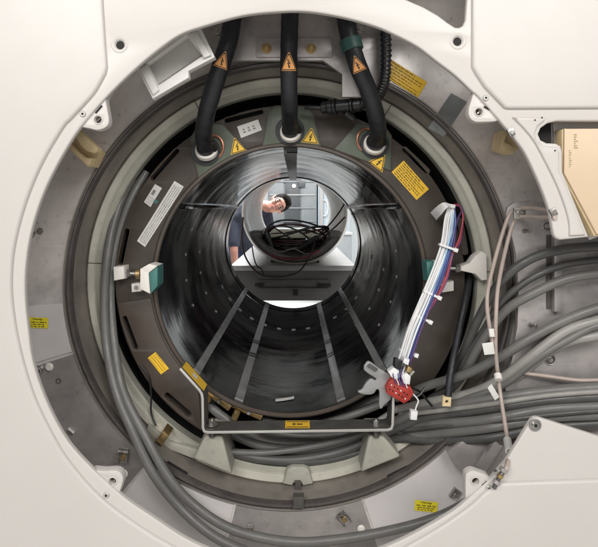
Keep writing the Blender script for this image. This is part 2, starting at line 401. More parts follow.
# ================================================================ magnet housing
mag = thing('magnet_housing', (0, .6, FLOOR), 'grey steel magnet housing whose flared mouth surrounds the dark bore', 'magnet')
b = MB(); b.lathe([(.546, -.082)] + FLARE, M['steel'], n=160); b.build('steel_flare', mag, origin=(0, 0, 0))
b = MB(); b.lathe([(.5345, .03), (.5365, -.02), (.5385, -.03), (.541, -.072), (.543, -.078)], M['rim'], n=160)
b.build('rim', mag, origin=(0, 0, 0))
b = MB(); b.lathe([(.541, -.070), (.5415, -.084), (.544, -.090), (.549, -.091), (.553, -.088), (.556, -.079)], M['lip'], n=160); b.build('lip_seal', mag, origin=(0, 0, 0))
b = MB(); b.lathe([(.557, -.080), (.5585, -.0845), (.5615, -.0845), (.563, -.080)], M['rim'], n=160); b.build('rim_bead', mag, origin=(0, 0, 0))
b = MB(); b.lathe([(.495, .2), (.495, .035)], M['black'], n=160); b.lathe([(.495, .035), (.495, .004), (.498, .0), (.509, .0), (.512, -.003)], M['cream2'], n=160)  # deeper inner wall coloured black, the shade of the gap painted in
b.lathe([(.512, -.003), (.514, -.009), (.529, -.009), (.533, -.005), (.535, .01)], M['cream'], n=160)
b.build('bore_ring', mag, origin=(0, 0, 0))
b = MB(); b.lathe([(.38, .2), (.55, .2)], M['black'], n=96); b.build('gap_shade', mag, origin=(0, 0, 0))  # black disc put in to darken the gap like deep shade
# vessel body back to the far face
b = MB(); b.lathe([(.95, -.2), (.97, -.19), (.97, 1.32), (.9, 1.36)], M['sheet'], n=96); b.lathe([(.9, 1.36), (.36, 1.45)], M['sheet'], n=96); b.build('vessel', mag, origin=(0, 0, 0))
# ring joints
for a in (180 - 5, 2.5, 60, 118):
    b = MB(); p0 = [A(r, a, -.0105) for r in (.512, .534)]
    b.tube([A(.497, a, -.0012), A(.510, a, -.0012), A(.514, a, -.0095), A(.532, a, -.0095)], .0011, M['lip'], 6); b.build('ring_joint', mag)
def polar_patch(name, r0, r1, a0, a1, m, off=.004, label=None, n=20):
    b = MB(); k = 10
    rows = [[A(r0 + (r1 - r0) * j / k, a0 + (a1 - a0) * i / n, yfl(r0 + (r1 - r0) * j / k) - off) for i in range(n + 1)] for j in range(k + 1)]
    b.grid(rows, m)
    e = rows[0]; b.grid([e, [p + Vector((0, off, 0)) for p in e]], m)
    for c in (0, -1):
        e = [r[c] for r in rows]; b.grid([e, [p + Vector((0, off, 0)) for p in e]], m)
    return b.build(name, mag, label=label)
wp1 = polar_patch('white_panel', .566, .80, 184.8, 197.2, M['sheet'], label='white panel with a yellow warning sticker')
polar_patch('white_panel', .566, .80, 231.8, 255.8, M['sheet'], label='blank white panel')
wp2 = polar_patch('white_panel', .566, .80, 289, 313.5, M['sheet'], label='white panel with a tilted yellow warning sticker')
polar_patch('steel_segment', .566, .80, 198, 231.2, M['steel2'], .0025)
polar_patch('steel_segment', .566, .80, 256.4, 288.4, M['steel2'], .0025)
def warn_sticker(q, seed, par):
    r = random.Random(seed); els = [('text', ('Warning!', .27, .72, .73, .93), M['ink'])]
    for v, a, c in ((.5, .08, .92), (.3, .13, .88), (.1, .13, .85)): els += words(a, c, v, .12, M['ink'], r, .08, .2, .045, lw=.034)
    sticker('warning_sticker', par, q, M['yellow2'], els, lambda x, y, o: PF(x, y, o + .0055))
warn_sticker([(26.5, 317), (48, 318), (48, 328.5), (26.5, 327.5)], 1, wp1)
warn_sticker([(415, 500), (438, 502.5), (437, 513), (414.5, 510.5)], 2, wp2)
def text_sticker(name, parent, q, surf, seed, rows=7, lab=None):
    r = random.Random(seed); els = []
    for k in range(rows):
        v = .88 - k * (.80 / (rows - 1)); els += words(.06, .94, v, .055, M['ink'], r, .04, .12, .02, fill=(1 if k % 3 else .75), lw=.014)
    return sticker(name, parent, q, M['yellow'], els, surf, lab)
text_sticker('yellow_sticker', mag, [(386, 56), (427, 82), (417.6, 98), (386, 77)], lambda x, y, o: PF(x, y, o + .002), 5, 6)
# tape strip
b = MB(); rows = []
for t in range(9):
    k = t / 8; x0, y0 = 451 + (428 - 451) * k, 93 + (128 - 93) * k
    rows.append([PF(x0 + dx * 1.0, y0 + dx * .55, .002) for dx in (0, 4, 8, 12, 16)])
b.grid(rows, M['tape']); b.build('tape_strip', mag)
# top mounting bracket plate
TB = -.125
tb = MB()
tb.plate([(196, -10), (390, -10), (390, 78), (364, 97), (342, 97), (342, 74), (323, 60.5), (200, 60.5)], TB, .012, M['steel2'], .002)
top_br = tb.build('mounting_plate', mag)
b = MB(); b.plate([(256, 38), (332, 38), (332, 57), (256, 57)], TB - .008, .0078, M['steel2'], .0015); b.build('stiffener', top_br)
for x, y in ((266.5, 48.5), (311, 48.5)): hexbolt(P(x, y, TB - .008), .008, top_br, m='brass')
for x, y in ((217, 31), (360, 29.5)): hexbolt(P(x, y, TB), .011, top_br)
# right side plate with the strut, studs and grommets
RP = -.135
b = MB(); b.plate([(506, 214), (508, 207), (515, 202), (530, 200.5), (546, 203), (720, 205), (720, 404), (512, 398), (505, 390), (512, 360), (517.5, 325), (518.5, 290), (515.5, 252)], RP, .012, M['steel2'], .003)
side_pl = b.build('side_plate', mag)
b = MB(); b.plate([(547, 235), (554.5, 235), (554.5, 309), (547, 309)], RP - .004, .004, M['lip'], .0005)  # dark strip painted in for the shaded gap beside the bar
b.plate([(554.5, 235), (562, 235), (562, 312), (554.5, 312)], RP - .02, .02, M['steel2'], .002); b.build('strut', side_pl)
b = MB(); b.plate([(520, 388), (720, 388), (720, 470), (500, 470)], -.10, .01, M['lip'], .001); b.build('lower_recess', mag)
for x, y, r in ((550, 359.5, .012), (547, 226, .011)):
    b = MB(); p = P(x, y, RP)
    for k, q in enumerate((1., .72, .45)): b.loop([p + Vector((q * r * math.cos(t * pi / 12), -.002, q * r * math.sin(t * pi / 12))) for t in range(24)], r * .13, M['steel2' if k != 1 else 'lip'])
    b.cyl(p, p + Vector((0, -.006, 0)), r * .35, M['bolt'], 14); b.build('grommet', side_pl)
for x, y in ((524, 231), (530, 324)):
    b = MB(); p = P(x, y, RP); b.cyl(p, p + Vector((0, -.004, 0)), .006, M['bolt'], 6); b.cyl(p, p + Vector((.008, -.018, 0)), .0035, M['bolt'], 12); b.build('stud', side_pl)
# fittings on the flare
for x, y, r in ((50, 366.5, .0105), (124, 473, .011), (236, 531, .010), (361, 528, .010)):
    b = MB(); p = PF(x, y, .004); b.cyl(p, p + Vector((0, -.009, 0)), r, M['white'], 24, b=.004); b.build('plastic_plug', mag)
for x, y in ((39, 370), (31, 233)):
    b = MB(); p = PF(x, y, .002); b.cyl(p, p + Vector((0, -.006, 0)), .012, M['bolt'], 20); b.cyl(p, p + Vector((-.008, -.035, 0)), .006, M['bolt'], 14)
    b.loop([p + Vector((.009 * math.cos(t * pi / 8), -.01, .009 * math.sin(t * pi / 8))) for t in range(16)], .002, M['steel2']); b.build('stud', mag)
for x, y in ((58.5, 381), (40, 231)):
    hexbolt(PF(x, y, .003), .005, mag)
def spring_clip(x, y, ang, par=mag, s=1., nm='spring_clip'):
    b = MB(); p = PF(x, y, .004); rt = Matrix.Rotation(R(ang), 3, 'Y')
    def W(u, w, d): return p + rt @ Vector((u * s, -d * s, w * s))
    b.prism([(-.012 * s, -.018 * s), (.012 * s, -.018 * s), (.012 * s, .02 * s), (-.012 * s, .02 * s)], .003, M['bolt'], .001, (), (p + Vector((0, -.003, 0)), rt @ Vector((1, 0, 0)), rt @ Vector((0, 0, 1)), Vector((0, 1, 0))))
    for u in (-.011, .011): b.tube([W(u, -.016, .003), W(u, -.01, .016), W(u, .01, .016), W(u, .018, .003)], .0022 * s, M['bolt'], 8)
    b.cyl(W(0, 0, .003), W(0, 0, .012), .007 * s, M['brass'], 16)
    b.tube([W(-.013, .016, .01), W(.013, .016, .01)], .003 * s, M['bolt'], 8)
    return b.build(nm, par)
spring_clip(124, 456, 4); spring_clip(344, 518, -40, s=.9); spring_clip(250, 530, 0, s=.6); spring_clip(475, 458, -12, s=1.)
b = MB(); p = PF(72, 430, .003); b.box(p + Vector((0, -.006, 0)), (.018, .012, .003), M['bolt'], .0008, Matrix.Rotation(R(40), 3, 'Y')); b.build('metal_tab', mag)
b = MB(); p = PF(455, 494, .008); b.box(p, (.02, .012, .026), M['bolt'], .002, Matrix.Rotation(R(35), 3, 'Y')); b.cyl(p + Vector((0, -.006, 0)), p + Vector((0, -.012, 0)), .006, M['bolt'], 6); b.build('metal_tab', mag)
# latch bar, lower right
b = MB(); p0, p1 = P(482, 470, -.15), P(502, 439, -.15); d = (p1 - p0).normalized(); w = Vector((-d.z, 0, d.x))
b.prism([(0, -.011), ((p1 - p0).length, -.011), ((p1 - p0).length, .011), (0, .011)], .014, M['steel2'], .002, (), (p0, d, w, Vector((0, 1, 0)))); b.cyl(p1 + Vector((0, -.004, 0)), p1 + Vector((0, .02, 0)), .013, M['lip'], 16)
b.build('latch_bar', mag)
b = MB(); b.plate([(447, 452), (462, 442), (505, 438), (508, 470), (480, 482), (456, 468)], -.118, .01, M['steel2'], .003); b.build('latch_plate', mag)
# cream feet under the bracket
for base, nm in (([(205, 436), (222, 436), (232, 475), (193, 459)], 0), ([(369, 436), (383, 436), (401, 457), (361, 473)], 1)):
    b = MB(); Yt, Yb = -.075, -.045
    t = [P(base[0][0], base[0][1], Yt), P(base[1][0], base[1][1], Yt)]; bt = [P(*base[2], -.07), P(*base[3], -.07)]
    back = [q + Vector((0, .12, 0)) for q in t + bt]
    fr = t + bt
    b.face(fr, M['cream2'])
    for i in range(4): b.face([fr[i], back[i], back[(i + 1) % 4], fr[(i + 1) % 4]], M['cream2'])
    b.face(back[::-1], M['cream2'])
    o = b.build('foot', mag)
    mo = o.modifiers.new('bevel', 'BEVEL'); mo.width = .006; mo.segments = 3
# flank pads next to the feet, joint clip, slots and blocks on the ring
b = MB(); b.plate([(287, 470), (292, 467), (304, 467), (309, 470), (313, 484), (303, 486), (300, 481), (295, 481), (292, 486), (283, 484)], -.022, .03, M['cream2'], .004); b.build('ring_clip', mag)
b = MB(); b.plate([(295.5, 482), (301, 482), (302, 500), (294.5, 500)], -.03, .006, M['lip'], .001); b.build('ring_strap', mag)
b = MB(); b.plate([(293, 497), (304, 497), (304, 509), (293, 509)], -.097, .02, M['bar'], .002); b.build('strap_buckle', mag)
for q in (slotpx((389, 477), (411, 466), 3.2), slotpx((168, 463), (186, 474), 2.5)):
    b = MB(); b.plate(q, -.075, .004, M['black'], .0004); b.build('ring_slot', mag)
b = MB(); b.plate([(156, 441), (163, 431), (169, 436), (162, 446)], -.05, .05, M['brass'], .002); b.build('locating_block', mag)
b = MB(); b.plate([(148, 424), (170, 442), (205, 452), (193, 459), (160, 446), (146, 432)], -.02, .03, M['cream2'], .003); b.build('ring_pad', mag)
# right tapered bracket + adjusting bolt
b = MB(); b.plate([(461, 266), (470, 263), (475, 256), (482, 251), (487, 254), (487.5, 280), (482, 281), (475, 274), (461, 271)], -.035, .035, M['white'], .004); b.build('side_bracket', mag)
b = MB(); b.cyl(P(438, 268.5, -.02), P(463, 268.5, -.02), .006, M['bolt'], 12); b.cyl(P(455, 268.5, -.02), P(459.5, 268.5, -.02), .012, M['bolt'], 6); b.build('adjusting_bolt', mag)
b = MB(); b.plate([(113, 267), (124, 266), (124.5, 279), (113.5, 281)], -.04, .05, M['white'], .004); b.build('side_bracket', mag)
b = MB(); b.cyl(P(124, 273, -.02), P(141, 274, -.02), .006, M['bolt'], 12); b.cyl(P(127, 273, -.02), P(131, 273, -.02), .011, M['bolt'], 6); b.cyl(P(136, 274, -.02), P(141, 274, -.02), .013, M['brass'], 12); b.build('adjusting_bolt', mag)
b = MB(); p = PF(455, 465)

# ================================================================ gradient coil
coil = thing('gradient_coil', (0, .75, -.47), 'dark brown gradient coil ring with hollow black bore, seen end on', 'gradient coil')
RI, RO, L0 = .350, .461, 1.5
def arcpts(r, a0, a1, n): return [(r * math.cos(R(a0 + (a1 - a0) * i / n)), r * math.sin(R(a0 + (a1 - a0) * i / n))) for i in range(n + 1)]
slots = [((153, 178), (177, 151), 5.2), ((127, 231), (120.5, 262), 5.6), ((227, 120.5), (261, 112), 5.2), ((404.5, 150), (426.5, 171), 5.2), ((460, 221), (465, 252), 4.6), ((167.5, 395), (189, 413.5), 5.0), ((125, 318), (136, 347), 4.4)]
fo = arcpts(RO, -46, 240, 120) + arcpts(RI + .0135, 229.5, -40, 120)
fr0 = (Vector((0, 0, 0)), Vector((1, 0, 0)), Vector((0, 0, 1)), Vector((0, 1, 0)))
w2 = lambda pl: [(P(x, y, 0).x, P(x, y, 0).z) for x, y in pl]
b = MB(); b.prism(fo, .03, M['face'], .0025, [w2(slotpx(*s)) for s in slots], fr0); b.build('end_plate', coil, origin=(0, 0, 0))
for s in slots:
    b = MB(); b.loop([P(x, y, -.001) for x, y in slotpx(s[0], s[1], s[2] + .6, 8)], .0013, M['face2'], 6); b.build('slot_rim', coil)
b = MB(); b.lathe([(RI + .0005, .02), (RI + .0005, -.002), (RI + .003, -.005), (RI + .009, -.005), (RI + .0135, -.001), (RI + .0135, .03)], M['face2'], n=160); b.build('bore_collar', coil, origin=(0, 0, 0))
b = MB(); b.lathe([(RI, .0), (RI, .3), (RI, .7), (RI, 1.1), (RI, L0)], M['bore'], n=160); b.lathe([(RI, L0), (.354, L0 + .004), (.36, L0)], M['face'], n=160); b.build('bore_liner', coil, origin=(0, 0, 0))
b = MB(); b.lathe([(RI + .013, .034), (.368, .036), (.372, .04), (.372, 1.44)], M['face'], n=96); b.lathe([(.372, .036), (.452, .036)], M['black'], -45, 239, 96); b.build('coil_body', coil, origin=(0, 0, 0))  # black backing sheet added so the slots read as deep shade
# lower left plate, slightly raised
b = MB(); q = arcpts(.457, 187.5, 239.5, 40) + arcpts(.368, 229, 187.5, 40)
b.prism(q, .004, M['face2'], .0015, [[(P(x, y, 0).x, P(x, y, 0).z) for x, y in slotpx(s[0], s[1], s[2] + 1.5)] for s in (slots[5], slots[6])], (Vector((0, -.0045, 0)),) + fr0[1:]); b.build('cover_plate', coil)
# green terminal areas
for pl in ([(190, 139), (197, 128), (205, 123), (223, 124), (247, 150), (222, 163), (199, 180)], [(262, 148), (268.4, 112), (275, 106), (306, 106), (313, 113), (321, 146), (291, 143.5)], [(334, 149), (357, 123.5), (385, 127), (391.5, 136), (391, 171), (366, 161)]):
    b = MB(); b.plate(pl, -.003, .003, M['green'], .001); b.build('terminal_panel', coil)
    b = MB(); b.loop([P(x, y, -.0032) for i in range(len(pl)) for x, y in [(pl[i][0] + (pl[(i + 1) % len(pl)][0] - pl[i][0]) * k / 4, pl[i][1] + (pl[(i + 1) % len(pl)][1] - pl[i][1]) * k / 4) for k in range(4)]], .0016, M['face2'], 6); b.build('panel_edge', coil)
# rails inside the bore
for a, w in ((224.6, .022), (247, .024), (293, .024), (315.4, .022), (146, .016), (34, .016)):
    b = MB(); da = math.degrees(w / 2 / RI)
    b.prism([(.012, -w / 2), (L0 - .02, -w / 2), (L0 - .02, w / 2), (.012, w / 2)], .0045, M['strip' if a > 180 else 'bore'], .001, (), (A(RI - .0048, a, 0), Vector((0, 1, 0)), Vector((-math.sin(R(a)), 0, math.cos(R(a)))), Vector((math.cos(R(a)), 0, math.sin(R(a)))))); b.build('rail', coil)
for a in (247, 293):
    for Y in (.42, .45, .60, .63):
        b = MB(); b.prism([(Y, -.013), (Y + .012, -.013), (Y + .02, .013), (Y + .008, .013)], .002, M['bplast'], .0003, (), (A(RI - .0072, a, 0), Vector((0, 1, 0)), Vector((-math.sin(R(a)), 0, math.cos(R(a)))), Vector((math.cos(R(a)), 0, math.sin(R(a)))))); b.build('tape_band', coil)
# small pads in rings
for Y, a0, a1, st, sz in ((.97, 186, 356, 10.6, .017), (.62, 150, 226, 13, .010), (.62, 314, 392, 13, .010), (.36, 160, 214, 14, .008), (.36, 326, 384, 14, .008)):
    a = a0
    while a <= a1:
        b = MB(); h = sz / 2
        b.prism([(Y - h, -h), (Y + h, -h), (Y + h, h), (Y - h, h)], .003, M['stud'], .0006, (), (A(RI - .0035, a, 0), Vector((0, 1, 0)), Vector((-math.sin(R(a)), 0, math.cos(R(a)))), Vector((math.cos(R(a)), 0, math.sin(R(a)))))); b.build('pad', coil); a += st
# darker ring groove in the bore and raised bands at the far end
for Y in (1.38,):
    b = MB(); b.lathe([(RI - .0005, Y), (RI - .004, Y + .004), (RI - .004, Y + .03), (RI - .0005, Y + .034)], M['bore'], n=120); b.build('band', coil, origin=(0, 0, 0))
# key at the top of the bore
b = MB(); b.plate([(286.5, 145.5), (297.5, 145.5), (297.5, 152), (286.5, 152)], .002, .03, M['black'], .001); b.build('key', coil)
b = MB(); b.prism([(.06, -.018), (L0 - .02, -.018), (L0 - .02, .018), (.06, .018)], .012, M['strip'], .002, (), (A(RI - .0125, 90, 0), Vector((0, 1, 0)), Vector((-1, 0, 0)), Vector((0, 0, 1)))); b.build('top_rail', coil)
# paper slip on the floor of the bore
b = MB()
b.grid([[A(RI - .002, 263.2 + 8.5 * i / 6 * 1., .07 + .022 * j + i * .0008 * 6) for i in range(7)] for j in range(2)], M['tag']); b.build('paper_slip', coil)
# stickers on the face
fs = face_surf(0.)
text_sticker('yellow_sticker', coil, [(403.7, 160.5), (429, 189), (416.5, 200), (391.6, 172)], fs, 11, 7, 'larger yellow text sticker')
text_sticker('yellow_sticker', coil, [(155.5, 352), (169, 368.5), (161, 374.5), (147.7, 358)], face_surf(-.0047), 12, 4, 'smaller yellow text sticker')
r = random.Random(3); els = []
for k in range(4): els += words(.03, .97, .14 + k * .2, .10, M['gink'], r, .012, .03, .008, lw=.006)
sticker('white_strip', coil, [(137, 241), (174.5, 180.8), (183.7, 186.6), (145, 247)], M['tag'], els, fs)
els = []
for k in range(4): els += words(.05, .4, .15 + k * .2, .09, M['gink'], r, .05, .12, .04, lw=.03)
els += [('rect', (.5, .45, .75, .8), M['gink'])]
sticker('white_sticker', coil, [(144, 202), (155, 184), (162, 188), (150.5, 207)], M['tag'], els, fs)
els = []
for k in range(3): els += [('rect', (.18 + .23 * k, .3, .30 + .23 * k, .42), M['gink']), ('rect', (.2 + .23 * k, .52, .27 + .23 * k, .66), M['gink'])]
sticker('white_sticker', coil, [(237, 126.5), (258, 119.4), (262, 130), (241, 138)], M['tag'], els, fs)
sticker('teal_dot', coil, [(155, 199), (158.5, 201), (156.5, 204), (153, 202)], M['teal'], [], fs)
def face_tri(cx, cy, size, rot, Y=-.0035):
    b = MB(); c, s = math.cos(R(rot)), math.sin(R(rot))
    def W(u, v, k):
        v = v - .29; x = (u * c - v * s) * size; y = (u * s + v * c) * size
        return P(cx + x, cy - y, Y - .0006 * (k + 1))
    tri_sign(b, W, M['yellow']); b.build('hazard_sign', coil, label='yellow electric shock triangle')
face_tri(237.5, 147.5, 15.5, 17); face_tri(310.5, 138, 15.5, -6); face_tri(378.5, 163, 16, -38)
# hose ports
for x, y, dx, dy in ((206, 151, -6, 4), (290, 131, 0, 5), (374.5, 144, 4, 4)):
    p = P(x, y, -.004); d = Vector((-dx * .03, -1, .35)).normalized()
    b = MB(); b.cyl(p, p + Vector((0, -.006, 0)), .038, M['rubber'], 32); b.build('port_seat', coil)
    b = MB(); b.loop([P(x + (8 if x < 250 else -8 if x > 330 else 0), y - 4, -.006) + Vector((.024 * math.cos(t * pi / 16), 0, .03 * math.sin(t * pi / 16))) for t in range(32)], .0035, M['copper']); b.build('port_ring', coil)
# wedge block at left, teal pad
wedge = MB()
wedge.plate([(140, 269), (148.5, 273), (150, 294), (140, 289)], -.075, .07, M['white'], .002)
wedge.plate([(140, 269), (149, 264), (157.3, 266), (148.5, 273)], -.0735, .06, M['white'], .001)
wb = thing('wedge_block', P(150, 290, 0), 'white wedge block with teal pad and bolt at left of the bore', 'wedge')
wedge.build('block', wb)
b = MB(); b.plate([(149, 273.2), (157.5, 266.5), (157.5, 286), (151, 293.5)], -.073, .06, M['teal'], .001); b.build('pad', wb)
b = MB(); b.plate([(131, 284), (141, 282.5), (141.5, 291.5), (131.5, 292.5)], -.03, .03, M['white'], .003); b.cyl(P(136, 287.5, -.03), P(136, 287.5, -.036), .005, M['gink'], 12); b.build('clip', wb)
wb2 = thing('wedge_block', P(432, 290, 0), 'white wedge block with teal pad behind the ribbon harness at right', 'wedge')
b = MB(); b.plate([(434, 262), (444, 262), (446, 284), (434, 285)], -.07, .06, M['white'], .003); b.plate([(441, 283), (454, 281), (454, 291), (441, 293)], -.03, .03, M['white'], .003); b.build('block', wb2)
b = MB(); b.plate([(426.5, 262), (434, 261), (434.5, 285), (428, 282)], -.066, .055, M['teal'], .001); b.build('pad', wb2)

# ================================================================ front cover
cov = thing('gantry_cover', (0, -.25, FLOOR), 'cream white plastic gantry cover framing the open magnet mouth', 'cover')
CY = -.35
opening = smooth2([(556, 238), (553.5, 233), (549.6, 212), (543, 192), (534, 171), (524, 151), (511, 134), (500, 121), (480, 98), (471, 90), (455, 75), (438, 62), (417, 46), (394, 34), (375, 26), (345, 17.5), (309, 11.5), (279, 11.5), (242.5, 15.5), (202, 26.5), (180, 34.5), (160, 48), (137, 67), (110, 93), (82, 125), (67, 147), (50, 178), (38, 207), (29, 240), (25, 272), (25, 300), (28, 330), (33, 364), (47, 404), (67, 441), (94, 471), (124, 498), (150, 516), (187, 540), (222, 555), (260, 566), (300, 570), (340, 565), (392, 545), (426, 528), (452, 512.5), (467, 500.5), (491, 479)], 5)
outline = opening + [(506, 462), (531.5, 420.5), (534, 418), (538, 417.5), (598, 436.5), (760, 488), (760, 700), (-160, 700), (-160, -140), (760, -140), (760, 121), (557, 121), (548, 123), (541, 128), (538.5, 134), (541, 140), (547, 143), (556, 143.3), (561, 146), (562.5, 152), (562.5, 171), (589, 237), (560, 240)]
holes = [circ(119.5, 44.5, 4.4), circ(458, 41, 4.4), [(360, -20), (408, 0), (424, 7), (438, 15), (448, 22.5), (455, 27), (459, 27.5), (463, 25.5), (465.5, 20), (467, 0), (467, -30)]]
b = MB(); b.plate(outline, CY, .011, M['cover'], .004, holes, nb=3); b.build('frame', cov)
def countersink(x, y):
    b = MB(); c = P(x, y, CY - .0005); rows = []
    for rr, dy in ((S(8.4, CY), .0002), (S(7.6, CY), -.0007), (S(6.2, CY), -.0004), (S(4.9, CY), .0014), (S(4.1, CY), .005)):
        rows.append([c + Vector((rr * math.cos(t * pi / 16), dy, rr * math.sin(t * pi / 16))) for t in range(32)])
    b.grid(rows, M['cover'], wrap=True); b.cyl(c + Vector((0, .006, 0)), c + Vector((0, .02, 0)), S(4.6, CY), M['black'], 28); b.build('screw_hole', cov)  # black disc set in the hole stands in for its shade
countersink(119.5, 44.5); countersink(458, 41)
PY = CY - .008
seamL = smooth2([(102, 0), (104.5, 40), (106.5, 66)], 4) + smooth2([(105, 73), (95, 91), (84, 104), (70, 119), (62, 128), (42, 162), (26, 200), (15, 240), (11, 272), (12, 305), (19, 347), (33, 395), (53, 437), (70, 464), (100, 498), (140, 528), (180, 551), (240, 576), (300, 584), (350, 578), (409, 546), (440, 528), (469, 508), (487, 492), (503, 483.5)], 5)
b = MB(); b.plate([(101, -140)] + seamL + [(760, 475), (760, 700), (-160, 700), (-160, -140)], PY, .0078, M['cover'], .007, nb=6, back=False); b.build('side_panel', cov, label='large raised panel on the left and below')
b = MB(); b.plate([(472.5, -140), (472.5, 66), (476, 73), (485, 86.6), (505, 107.5), (509, 108.5), (760, 107), (760, -140)], PY, .0078, M['cover'], .007, nb=6, back=False); b.build('side_panel', cov, label='raised panel at upper right')
# right flange seam (shallow step)
sg = smooth2([(513, 117), (524, 128), (535.6, 143), (552, 174), (562, 197), (569, 220), (570, 236)], 5)
b = MB(); b.plate(sg + [(586, 235), (563, 178), (559.5, 171), (559.5, 152), (556, 147), (545, 146), (537, 140), (535, 133), (538, 126), (545, 120.5), (545, 117.5)], CY - .005, .0048, M['cover'], .0035, nb=3, back=False); b.build('flange_step', cov)
# recess wall around the tan panel
b = MB(); b.plate([(552, 118), (760, 118), (760, 236), (600, 236), (590, 240), (556, 150)], CY + .05, .006, M['cover'], .001); b.build('recess_back', cov)
b = MB(); b.plate([(528, 112), (551.5, 112), (551.5, 150), (528, 150)], CY + .04, .02, M['black'], .002); b.build('slot_shade', cov)  # black plate added behind the slot so it reads as shade
for x, y in ((542, 117.5), (555, 150.5), (535, 120)):
    b = MB(); p = P(x, y, CY - .0055); b.cyl(p, p + Vector((0, -.0008, 0)), .0016, M['black'], 10, b=.0002); b.build('pinhole', cov)
for x, y in ((563.5, 149.5), (572, 185.5)):
    b = MB(); b.plate([(x - 2, y - 4), (x + 1, y - 4), (x + 2.5, y + 4), (x - .5, y + 4)], CY + .02, .01, M['black'], .0005); b.build('slot', cov)
# eyelet tabs
tabs = [([(110.5, 91.5), (106, 99), (107.5, 110), (109, 121), (106, 127), (98, 130), (90, 128.5), (80, 124), (97, 104)], (98, 119.5)),
        ([(474, 91), (471, 101), (468.5, 110), (469.5, 117), (474.5, 121.5), (482, 122), (499, 120), (492, 109)], (479, 111.8)),
        ([(92, 470), (104, 471), (114, 470.5), (120, 472.5), (123, 478), (122, 485), (117, 496), (108, 488)], (112.5, 481.5)),
        ([(465.5, 499), (465.5, 478), (467, 473.5), (472, 471), (478, 472), (491, 478.5), (480, 489)], (475.5, 481.5))]
for pl, h in tabs:
    b = MB(); b.plate(smooth2(pl + [pl[0]], 4)[:-1], CY + .006, .02, M['cover'], .003, [circ(h[0], h[1], 3.7)])
    c = P(h[0], h[1], CY + .02); b.cyl(c, c + Vector((0, .01, 0)), S(3.9, CY), M['lip'], 20)
    b.loop([P(h[0], h[1], CY + .0055) + Vector((S(4.3, CY) * math.cos(t * pi / 14), 0, S(4.3, CY) * math.sin(t * pi / 14))) for t in range(28)], .0014, M['cover'])
    b.tube([P(h[0] - 2, h[1] + 2, CY + .018), P(h[0] + 2.5, h[1] - 2, CY + .018)], .003, M['bolt'], 8)
    b.build('eyelet_tab', cov)
for a, c in (((95.5, 113), (102, 105.5)), ((484, 106.5), (496, 113)), ((98, 480), (108, 487.5)), ((482, 486), (487, 481.5))):
    b = MB(); b.tube([P(a[0], a[1], CY + .0045), P(c[0], c[1], CY + .0045)], .0016, M['black'], 6); b.build('gap_line', cov)
for x, y in ((83, 114), (485.6, 98), (106.5, 495), (489, 488)): capscrew(P(x, y, CY), .006, cov, 'baredge')
for x, y in ((511.5, 132.5), (554, 212.5)):
    b = MB(); b.plate([(x - 4.5, y - 2.5), (x + 1.5, y - 5), (x + 4.5, y + 1.5), (x - 1, y + 4.5)], CY - .006, .0055, M['bolt'], .0015); q = P(x, y, CY - .006); b.cyl(q, q + Vector((0, -.004, 0)), .004, M['bolt'], 14); b.build('corner_clip', cov)
capscrew(P(535, 425, CY), .0085, cov)
b = MB(); p = P(535, 425, CY); b.loop([p + Vector((.011 * math.cos(t * pi / 12), -.001, .011 * math.sin(t * pi / 12))) for t in range(24)], .0016, M['gink']); b.build('washer', cov)

# tan board in the right recess
tp = thing('filter_panel', P(600, 236, CY + .02), 'tan board with faint markings in the recess at right', 'panel')
b = MB(); b.plate([(564.5, 128.5), (760, 127.5), (760, 235), (597, 234.5), (564, 173)], CY + .012, .03, M['tan'], .003); b.build('board', tp)
b = MB(); b.plate([(562, 129.5), (566, 128), (566, 173), (599, 236), (594, 236), (561.5, 174)], CY + .018, .028, M['tan2'], .002); b.build('edge_trim', tp)
b = MB(); r = random.Random(9)
tm = mat('faded_ink', (.36, .30, .17), .6, var=.1)
for k in range(7):
    y = 134 + k * 2.2; w = 1.5 + 3 * r.random(); b.face([P(574, y, CY + .0113), P(574 + w, y, CY + .0113), P(574 + w, y + 1.1, CY + .0113), P(574, y + 1.1, CY + .0113)], tm)
for k in range(9):
    y = 150 + k * 2.0; w = 1 + 2.5 * r.random(); b.face([P(569, y, CY + .0113), P(569 + w, y, CY + .0113), P(569 + w, y + .9, CY + .0113), P(569, y + .9, CY + .0113)], tm)
b.build('printed_marks', tp)

# white tray behind the cover, upper left
tr = thing('open_tray', P(172, 80, -.2), 'open white plastic tray tucked under the cover at upper left', 'tray')
TY = -.27
outer = [(133, 61), (141, 58), (188, 24), (200, 26), (215, 57), (188.5, 71), (189, 77.5), (152.5, 99)]
inner = [(147, 63.5), (186.5, 35), (202, 55.5), (158, 85)]
b = MB(); b.plate(outer, TY, .02, M['tray'], .003, [inner]); b.build('rim', tr)
cx, cy = 174, 60
b = MB(); inn = [P(x, y, TY + .018) for x, y in inner]; deep = [P(174 + (x - 174) * .93, 59 + (y - 59) * .93, TY + .045) for x, y in inner]
b.grid([inn + [inn[0]], deep + [deep[0]]], M['tray']); b.face(deep, M['tray']); b.build('basin', tr)
b = MB(); b.plate([(190, 33), (196, 30), (211, 55), (204, 58)], TY - .008, .008, M['tray'], .003); b.build('ledge', tr)
b = MB(); b.plate([(139, 68), (146, 64), (159, 90), (153, 95)], TY - .006, .006, M['tray'], .003); b.build('ledge', tr)

